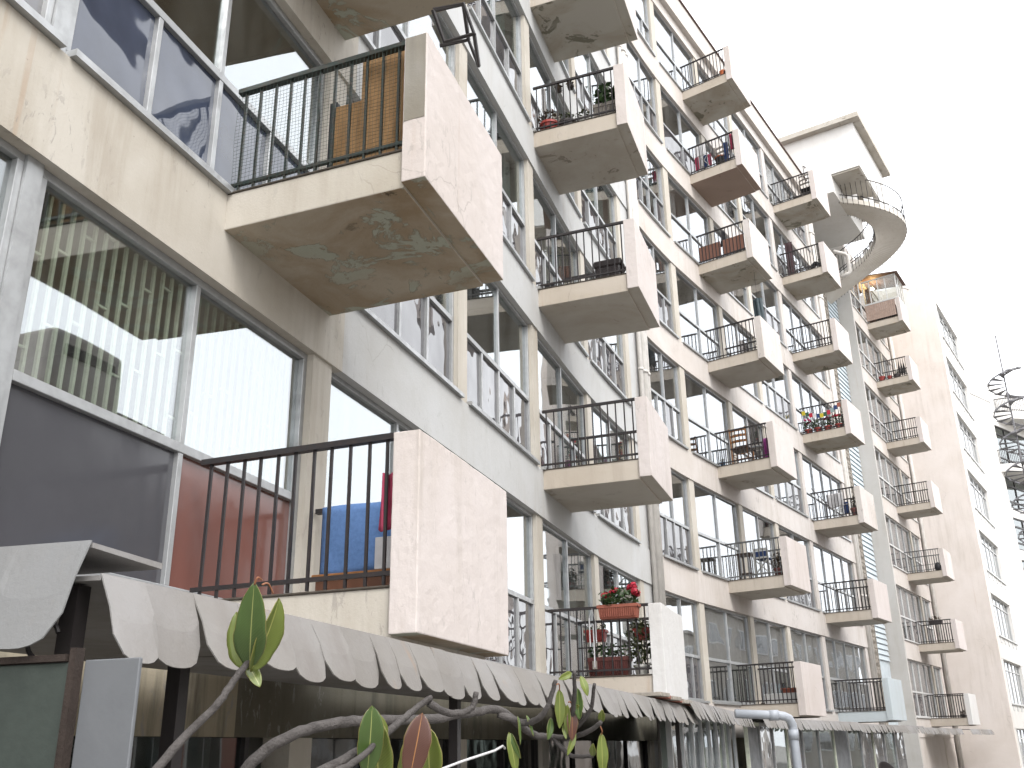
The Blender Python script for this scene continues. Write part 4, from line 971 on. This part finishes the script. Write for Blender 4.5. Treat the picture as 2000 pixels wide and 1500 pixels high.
# --- first column, upper balcony: plywood, net
F = bal_frame('A', 1); S = swap(F)
bx(F, .10, .125, .98, 1.36, .0, .90, 'wood_ply', 'plywood_board', 'tall rough plywood board behind the netted railing', 'board', .002)
bx(F, .13, .15, .76, 1.0, .0, .60, 'wood_ply', 'plywood_board', 'shorter rough plywood board behind the netted railing', 'board', .002)
bx(F, .15, .20, .70, .76, .0, .66, 'cloth_black', 'black_post', 'thin black upright beside the plywood boards', 'post', .002)
nt_ = thing('safety_net', 'dark green safety net stretched over the first upper railing', 'net', F.p(.0, .7, 0)); m = MB()
for i in range(46):
    b = .01+i*.0295; m.tube([F.p(.004+.004*math.sin(b*9+h*8), b+.004*math.sin(h*11+i), h) for h in [0.0+.0875*k for k in range(11)]], .0011, 3, cap=False)
for i in range(30):
    h = .005+i*.0292; m.tube([F.p(.004+.004*math.sin(b*9+h*8), b, h+.004*math.sin(b*13+i)) for b in [.01+.1327*k for k in range(11)]], .0011, 3, cap=False)
tag(m.build('mesh', 'net_green', nt_), None, None, kind='stuff')
# dark frame hung beyond that parapet
m = MB(); fr_ = [at(*p) for p in ((846, 20, 6.9), (905, 8, 6.9), (926, 66, 6.9), (868, 82, 6.9), (846, 20, 6.9))]
m.tube(fr_, .018, 6); m.tube([fr_[0]+V((.02, .35, -.02)), fr_[1]+V((.02, .35, -.02)), fr_[2]+V((.02, .35, 0))], .015, 6); m.tube([fr_[2], fr_[2]+V((.02, .35, 0))], .015, 6)
m.tube([fr_[1], fr_[1]+V((.02, .35, -.02))], .015, 6)
tag(m.build('drying_frame', 'dark_frame', None), 'dark metal drying frame jutting past the chipped concrete parapet', 'frame')
# --- second column
F = bal_frame('B', 3)
potted(F.sub(.17, .22, 0), .155, .2, 'red_plastic', 'red pot of straggly dry leaves behind the railing', 'leaf_dry', (.2, .13), 150)
potted(F.sub(.2, .52, 0), .14, .17, 'dark_pot', 'dark pot of grey leaves beside the red pot', 'leaf_olive', (.13, .10), 90)
potted(F.sub(.2, .80, 0), .12, .15, 'white_pot', 'white pot of thin leaves beside the wooden planter', 'leaf_olive', (.15, .09), 80)
trough(Fr(F.p(.12, .98, 0), F.n, F.t), .36, .3, .32, 'wood_grey', 'grey wooden planter with a bushy green shrub', 'leaf_green', 260, .28, fsize=.08)
for k, b in enumerate((.42, .62)):
    t = thing('hanging_plant', ['straggly hanging plant tied to the railing above the red pot', 'straggly hanging plant tied to the railing above the dark pot'][k], 'plant', F.p(.1, b, .8)); foliage(F.sub(.1, b, .80), .07, .05, .08, 60, 'leaf_dry', t, .05)
    m = MB(); m.lathe(F.sub(.1, b, .74), [(.04, 0), (.055, .07), (.05, .07)], 10); m.build('pot', 'dark_pot', t)
F = bal_frame('B', 2)
bg_ = thing('leather_bag', 'black leather bag standing behind the railing', 'bag', F.p(.2, 1.1, 0))
m = MB(); m.box(F, .1, .38, .86, 1.27, .03, .30); m.build('body', 'leather', bg_, bevel=.04); m = MB(); m.box(F, .085, .40, .85, 1.28, .22, .345); m.build('flap', 'leather', bg_, bevel=.03)
m = MB(); m.tube([F.p(.22, .95+.02*i, .33+.07*math.sin(i/10*math.pi)) for i in range(11)], .012, 6); m.build('handle', 'leather', bg_)
bx(F, .2, .5, .04, .2, 0, .18, 'cloth_black', 'black_crate', 'small black crate in the corner by the window post', 'crate')
F = bal_frame('B', 0)
trough(Fr(F.p(-.17, .74, .70), F.n, F.t), .52, .17, .16, 'terracotta', 'terracotta box of red geraniums hooked on the railing', 'leaf_green', 260, .15, 'petal_red', 9, fsize=.055)
trough(Fr(F.p(.10, .48, .45), F.n, F.t), .27, .15, .14, 'red_plastic', 'small red box hung inside the railing under the geraniums', 'leaf_olive', 30, .05)
trough(Fr(F.p(.16, 1.12, .45), F.n, F.t), .24, .15, .14, 'red_plastic', 'small red box hung beside the white pot shrub', 'leaf_olive', 30, .05)
trough(Fr(F.p(.10, .50, .0), F.n, F.t), .54, .22, .24, 'brown_plastic', 'large maroon trough on the floor behind the railing', 'leaf_green', 150, .12)
potted(F.sub(.17, 1.2, 0), .10, .14, 'white_pot', 'white pot holding a tall thin shrub by the white parapet', 'leaf_olive', (.17, .34), 330, fsize=.05)
wc = thing('wind_chime', 'pale wooden wind chime hanging on the geranium railing', 'chime', F.p(-.03, .62, .4))
for k, (b, h0, h1) in enumerate(((.58, .38, .74), (.63, .12, .66), (.665, .42, .68))):
    m = MB(); m.tube([F.p(-.02, b, h0), F.p(-.02, b, h1)], .009, 6); m.build('rod', 'cloth_white', wc)
m = MB(); m.box(F, -.025, -.017, .60, .66, .10, .2); m.build('paddle', 'wood_grey', wc)
m = MB(); m.tube([F.p(-.02, .58, .74), F.p(-.01, .62, .86), F.p(-.02, .665, .68)], .003, 4); m.build('cord', 'cloth_white', wc)
# --- third column
F = bal_frame('C', 6); potted(F.sub(.08, 1.25, 0), .09, .16, 'plastic_orange', 'orange pot at the parapet of the topmost balcony', 'leaf_dry', (.05, .04), 20)
bx(F, .1, .3, .75, 1.0, 0, .05, 'cloth_black', 'door_mat', 'dark folded mat beside the orange pot', 'mat')
def airer(F, a, b, w_, d_, h, label, mat='white_frame'):
    t = thing('clothes_airer', label, 'airer', F.p(a, b, 0)); m = MB()
    for x in (0, w_):
        m.tube([F.p(a+x, b-d_/2, 0), F.p(a+x, b+d_/4, h)], .009, 5); m.tube([F.p(a+x, b+d_/2, 0), F.p(a+x, b-d_/4, h)], .009, 5)
    for i in range(6): y = b-d_/2+d_*i/5; m.tube([F.p(a, y, h), F.p(a+w_, y, h)], .005, 4)
    for x in (0, w_): m.tube([F.p(a+x, b-d_/2, h), F.p(a+x, b+d_/2, h)], .009, 5)
    tag(m.build('rack', mat, t), None, None, kind='stuff'); return t
F = bal_frame('C', 5); S = swap(F)
airer(F, .12, .42, .4, .5, .58, 'clothes airer hung with small socks and shirts')
for k, (b, mt, lb) in enumerate(((.20, 'cloth_pink', 'pink shirt drying at the window end of the airer'), (.32, 'cloth_white', 'white sock drying on the airer'), (.44, 'cloth_navy', 'navy shirt drying in the middle of the airer'), (.56, 'cloth_pink', 'crimson shirt drying at the parapet end of the airer'))):
    drape(S, b-.05, b+.06, .12+.02*k, .15+.05*(k % 2), .57, mt, lb, 'garment', nm='garment', amp=.012)
drape(S, 1.02, 1.15, .12, .05, .70, 'cloth_navy', 'long blue towel hung from the railing', 'towel', nm='towel')
drape(S, 1.22, 1.33, .10, .38, .88, 'cloth_pink', 'red cloth hung beside the pale parapet', 'cloth', nm='cloth')
drape(S, 1.14, 1.24, .2, .02, .6, 'cloth_white', 'white and grey cloth hung between the blue towel and red cloth', 'cloth', nm='cloth')
bk = thing('laundry_basket', 'black laundry basket with an orange rim', 'basket', F.p(.3, .85, 0)); m = MB(); m.lathe(F.sub(.28, .86, .1), [(.12, 0), (.17, .24), (.16, .24)], 14); m.build('tub', 'cloth_black', bk); m = MB(); m.lathe(F.sub(.28, .86, .34), [(.17, 0), (.18, .03), (.15, .03)], 14); m.build('rim', 'plastic_orange', bk)
drape(S, .02, .34, .55, .05, 1.25, 'cloth_white', 'pale blue sheet drying behind the airer', 'sheet', nm='sheet')
def chair(F, label, wood, seatm, w_=.42, hs=.44, hb=.95):
    t = thing('ladder_chair', label, 'chair', F.O)
    for a in (0, w_):
        m = MB(); m.tube([F.p(a, 0, 0), F.p(a, 0, hs), F.p(a, -.07, hb)], .018, 7); m.build('back_post', wood, t)
        m = MB(); m.tube([F.p(a, .4, 0), F.p(a, .4, hs)], .018, 7); m.build('leg', wood, t)
    m = MB(); m.box(F, -.03, w_+.03, -.02, .43, hs-.02, hs+.03); m.build('seat', seatm, t, bevel=.012)
    for h in (.58, .72, .86):
        m = MB(); b = -.07*(h-hs)/(hb-hs); N_ = 6
        m.sweep([[F.p(w_*i/N_, b-.03*math.sin(math.pi*i/N_), h), F.p(w_*i/N_, b-.03*math.sin(math.pi*i/N_)+.014, h), F.p(w_*i/N_, b-.03*math.sin(math.pi*i/N_)+.014, h+.055+.012*math.sin(math.pi*i/N_)), F.p(w_*i/N_, b-.03*math.sin(math.pi*i/N_), h+.055+.012*math.sin(math.pi*i/N_))] for i in range(N_+1)]); m.build('back_slat', wood, t)
    for h in (.16, .28):
        for q in ((0, 0, w_, 0), (0, .4, w_, .4), (0, 0, 0, .4), (w_, 0, w_, .4)):
            m = MB(); m.tube([F.p(q[0], q[1], h), F.p(q[2], q[3], h)], .009, 5); m.build('stretcher', wood, t)
    return t
F5 = bal_frame('C', 5); chair(Fr(F5.p(.62, .62, 0), F5.n, F5.t), 'grey wooden chair behind the laundry basket', 'wood_grey', 'wood_grey')
F = bal_frame('C', 4); S = swap(F)
bx(F, .05, .065, .05, .66, .08, .53, 'wood_red', 'screen_board', 'brown board screen fixed to the railing by the window', 'board', .003)
bx(F, .05, .065, .72, 1.33, .08, .53, 'wood_red', 'screen_board', 'brown board screen fixed to the railing by the parapet', 'board', .003)
drape(S, .62, .86, .14, .4, .86, 'cloth_black', 'folded black parasol hung over the brown boards', 'parasol', nm='parasol', taper=.75, amp=.02)
F = bal_frame('C', 3); S = swap(F)
drape(S, 1.14, 1.42, .75, .45, 1.72, 'cloth_teal', 'dark green quilted coat hanging over a flaking parapet', 'coat', nm='coat', amp=.03, waves=4, solid=.06, taper=.25)
m = MB(); m.tube([F.p(.75, 1.28, 1.70), F.p(.75, 1.28, 2.5)], .004, 4); tag(m.build('hanger_cord', 'cloth_black', None), 'thin cord holding the dark green coat', 'cord')
F = bal_frame('C', 2)
chair(Fr(F.p(.22, .34, 0), F.n, F.t), 'orange ladder-back wooden chair on a middle balcony', 'wood_orange', 'wood_dark')
sto = thing('folding_stool', 'small grey folding stool beside the magenta towel', 'stool', F.p(.3, 1.0, 0)); m = MB(); m.lathe(F.sub(.28, .98, .36), [(.14, 0), (.15, .02), (.14, .04)], 14); m.build('seat', 'plastic_grey', sto)
for k in (-1, 1):
    m = MB(); m.tube([F.p(.22, .98-.1*k, 0), F.p(.22, .98+.1*k, .36)], .011, 5); m.build('leg', 'rail_grey', sto); m = MB(); m.tube([F.p(.36, .98-.1*k, 0), F.p(.36, .98+.1*k, .36)], .011, 5); m.build('leg', 'rail_grey', sto)
drape(swap(F), 1.08, 1.30, .4, .02, .62, 'cloth_magenta', 'magenta towel hanging near the orange chair', 'towel', nm='towel', taper=.2)
potted(F.sub(.14, .1, 0), .07, .13, 'plastic_blue', 'little blue pot by the orange chair', 'leaf_olive', (.05, .05), 24)
F = bal_frame('C', 1)
tb = thing('side_table', 'small dark wooden table behind the grey railing', 'table', F.p(.3, .4, 0)); m = MB(); m.box(F, .12, .5, .22, .58, .60, .64); m.build('top', 'wood_dark', tb, bevel=.004); m = MB(); m.box(F, .15, .47, .25, .55, .14, .17); m.build('shelf', 'wood_dark', tb)
for a in (.15, .45):
    for b in (.25, .53): m = MB(); m.box(F, a, a+.03, b, b+.03, 0, .6); m.build('leg', 'wood_dark', tb)
fc = thing('folding_chair', 'white folding chair with crossed legs beside the dark table', 'chair', F.p(.3, .8, 0))
for b in (.66, 1.0): m = MB(); m.tube([F.p(.16, b, 0), F.p(.12, b, .86)], .018, 6); m.build('back_post', 'rail_white', fc)
for h0, h1, nm in ((.46, .5, 'seat_rail'), (.64, .7, 'back_slat'), (.10, .13, 'foot_rail')): m = MB(); m.box(F, .12, .15, .66, 1.0, h0, h1); m.build(nm, 'rail_white', fc)
for k in (0, 1): m = MB(); m.tube([F.p(.15, .67 if k else .99, .12), F.p(.15, .99 if k else .67, .44)], .017, 6); m.build('cross_leg', 'rail_white', fc)
m = MB(); m.box(F, .15, .5, .68, .98, .455, .49); m.build('seat', 'cloth_navy', fc, bevel=.006); m = MB(); m.box(F, .13, .15, .7, .96, .5, .62); m.build('back_cushion', 'cloth_navy', fc, bevel=.005)
potted(F.sub(.16, 1.22, 0), .12, .18, 'brown_plastic', 'brown pot of spiky reddish leaves by the parapet', 'leaf_dry', (.15, .22), 160, fsize=.06)
F = bal_frame('C', 0); bx(F, .3, .8, .5, 1.34, 0, .24, 'white_frame', 'low_cabinet', 'low white cabinet behind the lowest black railing', 'cabinet')
trough(Fr(F.p(.3, .92, .242), F.n, F.t), .42, .15, .09, 'terracotta', 'long red clay trough on the low white cabinet', 'leaf_dry', 4, .02)
# --- fourth column
F = bal_frame('D', 6); chair(Fr(F.p(.3, .95, 0), F.n, F.t), 'grey garden chair on the topmost balcony under the roof', 'wood_grey', 'cloth_black', hb=.75)
bx(F, .2, .5, .7, .95, 0, .2, 'cloth_black', 'storage_box', 'dark storage box beside the grey garden chair', 'box')
F = bal_frame('D', 5); m = MB(); S = swap(F)
m.sweep([[S.p(1.0+.15+(.17*math.cos(a)), .06, .02+.26*math.sin(a)), S.p(1.0+.15+(.17*math.cos(a)), .26, .02+.26*math.sin(a)), S.p(1.0+.15+(.09*math.cos(a)), .26, .02+.16*math.sin(a)), S.p(1.0+.15+(.09*math.cos(a)), .06, .02+.16*math.sin(a))] for a in [math.pi*i/14 for i in range(15)]])
tag(m.build('rubber_arch', 'cloth_black', None, bevel=.01), 'black arched rubber mat standing at the parapet edge', 'mat')
airer(F, .15, .55, .5, .6, .3, 'low folded grey airer beside the black arch', 'rail_grey')
drape(S, .08, .34, .5, .02, 1.5, 'curtain_plum', 'striped dark curtain blowing out above the low airer', 'curtain', nm='curtain')
F = bal_frame('D', 3)
for k, (b, lb, fl, nf) in enumerate(((.20, 'bright pink geranium in a red pot by the window post', 'petal_pink', 5), (.50, 'small fading geranium in a red pot, second from the window post', 'cloth_white', 2), (.82, 'leafy geranium in a red pot under the prayer flags', 'petal_pink', 3), (1.16, 'crimson geranium in a red pot against the parapet', 'petal_red', 5))):
    potted(F.sub(.12, b, 0), .12, .15, 'red_plastic', lb, 'leaf_green', (.18, .17), 200, fl, nf+2)
fs_ = thing('flag_string', 'string of small coloured flags over the red geranium pots', 'flags', F.p(.04, .7, .6)); fc_ = ['yellow', 'flag_green', 'petal_red', 'cloth_white', 'cloth_navy', 'yellow', 'flag_green', 'petal_red', 'curtain_teal', 'cloth_navy', 'terracotta']
sg = lambda x: .80-.22*math.sin(math.pi*min(1, x/1.0)) + .12*max(0, x-.5)
m = MB(); m.tube([F.p(.0, .06+1.28*i/20, sg(i/20)) for i in range(21)], .003, 4); m.build('cord', 'cloth_white', fs_)
for i, k in enumerate(fc_):
    x = (i+.6)/len(fc_)*.98; m = MB(); b = .06+1.28*x; m.box(F, -.004, .002, b-.056, b+.056, sg(x)-.14, sg(x)); m.build('flag', k, fs_)
F = bal_frame('D', 2); S = swap(F); airer(F, .2, .72, .5, .7, .42, 'clothes airer under the white towel and its tangle of cords')
drape(S, .45, .95, .18, .36, .80, 'cloth_white', 'white towel spread on the airer', 'towel', nm='towel')
drape(S, .93, 1.08, .22, .12, .5, 'cloth_navy', 'grey-blue cloth hanging off the airer', 'cloth', nm='cloth')
potted(F.sub(.12, 1.26, 0), .11, .24, 'brown_plastic', 'brown pot of dark red leaves by the flaking parapet', 'leaf_dry', (.08, .2), 90)
m = MB(); m.tube([F.p(.1, .04, 1.05), F.p(.15, .55, .35)], .012, 5); tag(m.build('broom_stick', 'wood_dark', None), 'dark broom stick leaning across the railing', 'broom')
# --- far wing
F = bal_frame('E', 5)
potted(F.sub(.1, .25, 0), .14, .2, 'red_plastic', 'larger red pot under the glazed-in balcony', 'leaf_olive', (.06, .03), 20); potted(F.sub(.1, .58, 0), .11, .16, 'red_plastic', 'smaller red pot under the glazed-in balcony', 'leaf_olive', (.05, .03), 20); potted(F.sub(.1, .9, 0), .13, .17, 'dark_pot', 'black pot with a teal saucer under the glazed-in balcony', 'leaf_green', (.1, .1), 60)
for k, b in enumerate((1.02, 1.12, 1.22)):
    m = MB(); m.lathe(F.sub(.12, b, .08), [(.015, 0), (.05, .1), (.045, .35), (.012, .6), (.008, .66)], 8); tag(m.build('closed_umbrella', 'cloth_black', None), ['closed black umbrella nearest the black pot of the far wing', 'closed black umbrella between two others by the pots', 'closed black umbrella nearest the parapet by the pots'][k], 'umbrella', 'umbrellas by the pots')
F = bal_frame('E', 6); bx(F, .3, .6, .45, .85, .62, 1.0, 'cloth_white', 'white_box', 'white box inside the glazed-in balcony', 'box')
bx(F, .28, .7, .35, 1.35, .0, .6, 'wood_grey', 'cabinet', 'grey cabinet inside the glazed-in balcony', 'cabinet')
for k, b in enumerate((1.0, 1.2)): m = MB(); m.lathe(F.sub(.4, b, .601), [(.06, 0), (.09, .08), (.09, .12), (.05, .18), (.01, .19)], 12); tag(m.build('red_jar', 'red_plastic', None, smooth=True), ['round red jar beside the white box in the glazed-in balcony', 'round red jar beside the parapet of the glazed-in balcony'][k], 'jar', 'red jars in the glazed-in balcony')
F = bal_frame('E', 2); m = MB(); m.lathe(F.sub(.1, 1.22, 0), [(.1, 0), (.14, .1), (.13, .22), (.07, .32), (.02, .35)], 10); tag(m.build('bin_bag', 'cloth_black', None, smooth=True), 'black rubbish bag slumped against a far parapet', 'bag')
F = bal_frame('E', 1); trough(Fr(F.p(-.14, .55, .7), F.n, F.t), .5, .18, .16, 'dark_pot', 'dark box of dry flowers hooked on a far railing', 'leaf_dry', 120, .1)
F = bal_frame('E', 0); potted(F.sub(.1, 1.2, 0), .09, .12, 'dark_pot', 'small dark pot plant on the lowest far balcony', 'leaf_dry', (.1, .1), 70)
m = MB(); m.tube([at(1777, 566, 48), at(1817, 549, 48)], .03, 5); m.tube([at(1777, 566, 48), bal_frame('E', 6).p(1.4, 1.5, 1.9)], .02, 5); tag(m.build('roof_pole', 'rail_grey', None), 'thin grey pole jutting from the glazed-in balcony roof', 'pole')

lp = thing('ceiling_lamp', 'small lit warm lamp inside the glazed-in balcony', 'lamp', bal_frame('E', 6).p(.7, .35, 2.1))
Fl = bal_frame('E', 6); em = NT('lamp_glow'); e_ = em.n('ShaderNodeEmission'); e_.inputs[0].default_value = (1, .62, .25, 1); e_.inputs[1].default_value = 150; em.l(e_.outputs[0], em.out.inputs[0]); MAT['lamp_glow'] = em.m
m = MB(); m.lathe(Fl.sub(.7, .35, 1.86), [(.012, 0), (.05, .03), (.06, .07), (.045, .11), (.015, .13)], 12); m.build('bulb', 'lamp_glow', lp, smooth=True)
m = MB(); m.tube([Fl.p(.7, .35, 1.985), Fl.p(.7, .35, 2.24)], .006, 5); m.build('flex', 'white_frame', lp)

m = MB(); m.tube([at(1628, 491, 37.6), at(1650, 496, 37.6), at(1655, 500, 37.6), at(1660, 530, 37.6), at(1657, 534, 37.6), at(1643, 541, 37.6)], .075, 10)
tag(m.build('waste_pipe', 'pipe_white', None, smooth=True), 'white bent waste pipe on the slot wall beside the spiral stair', 'pipe')
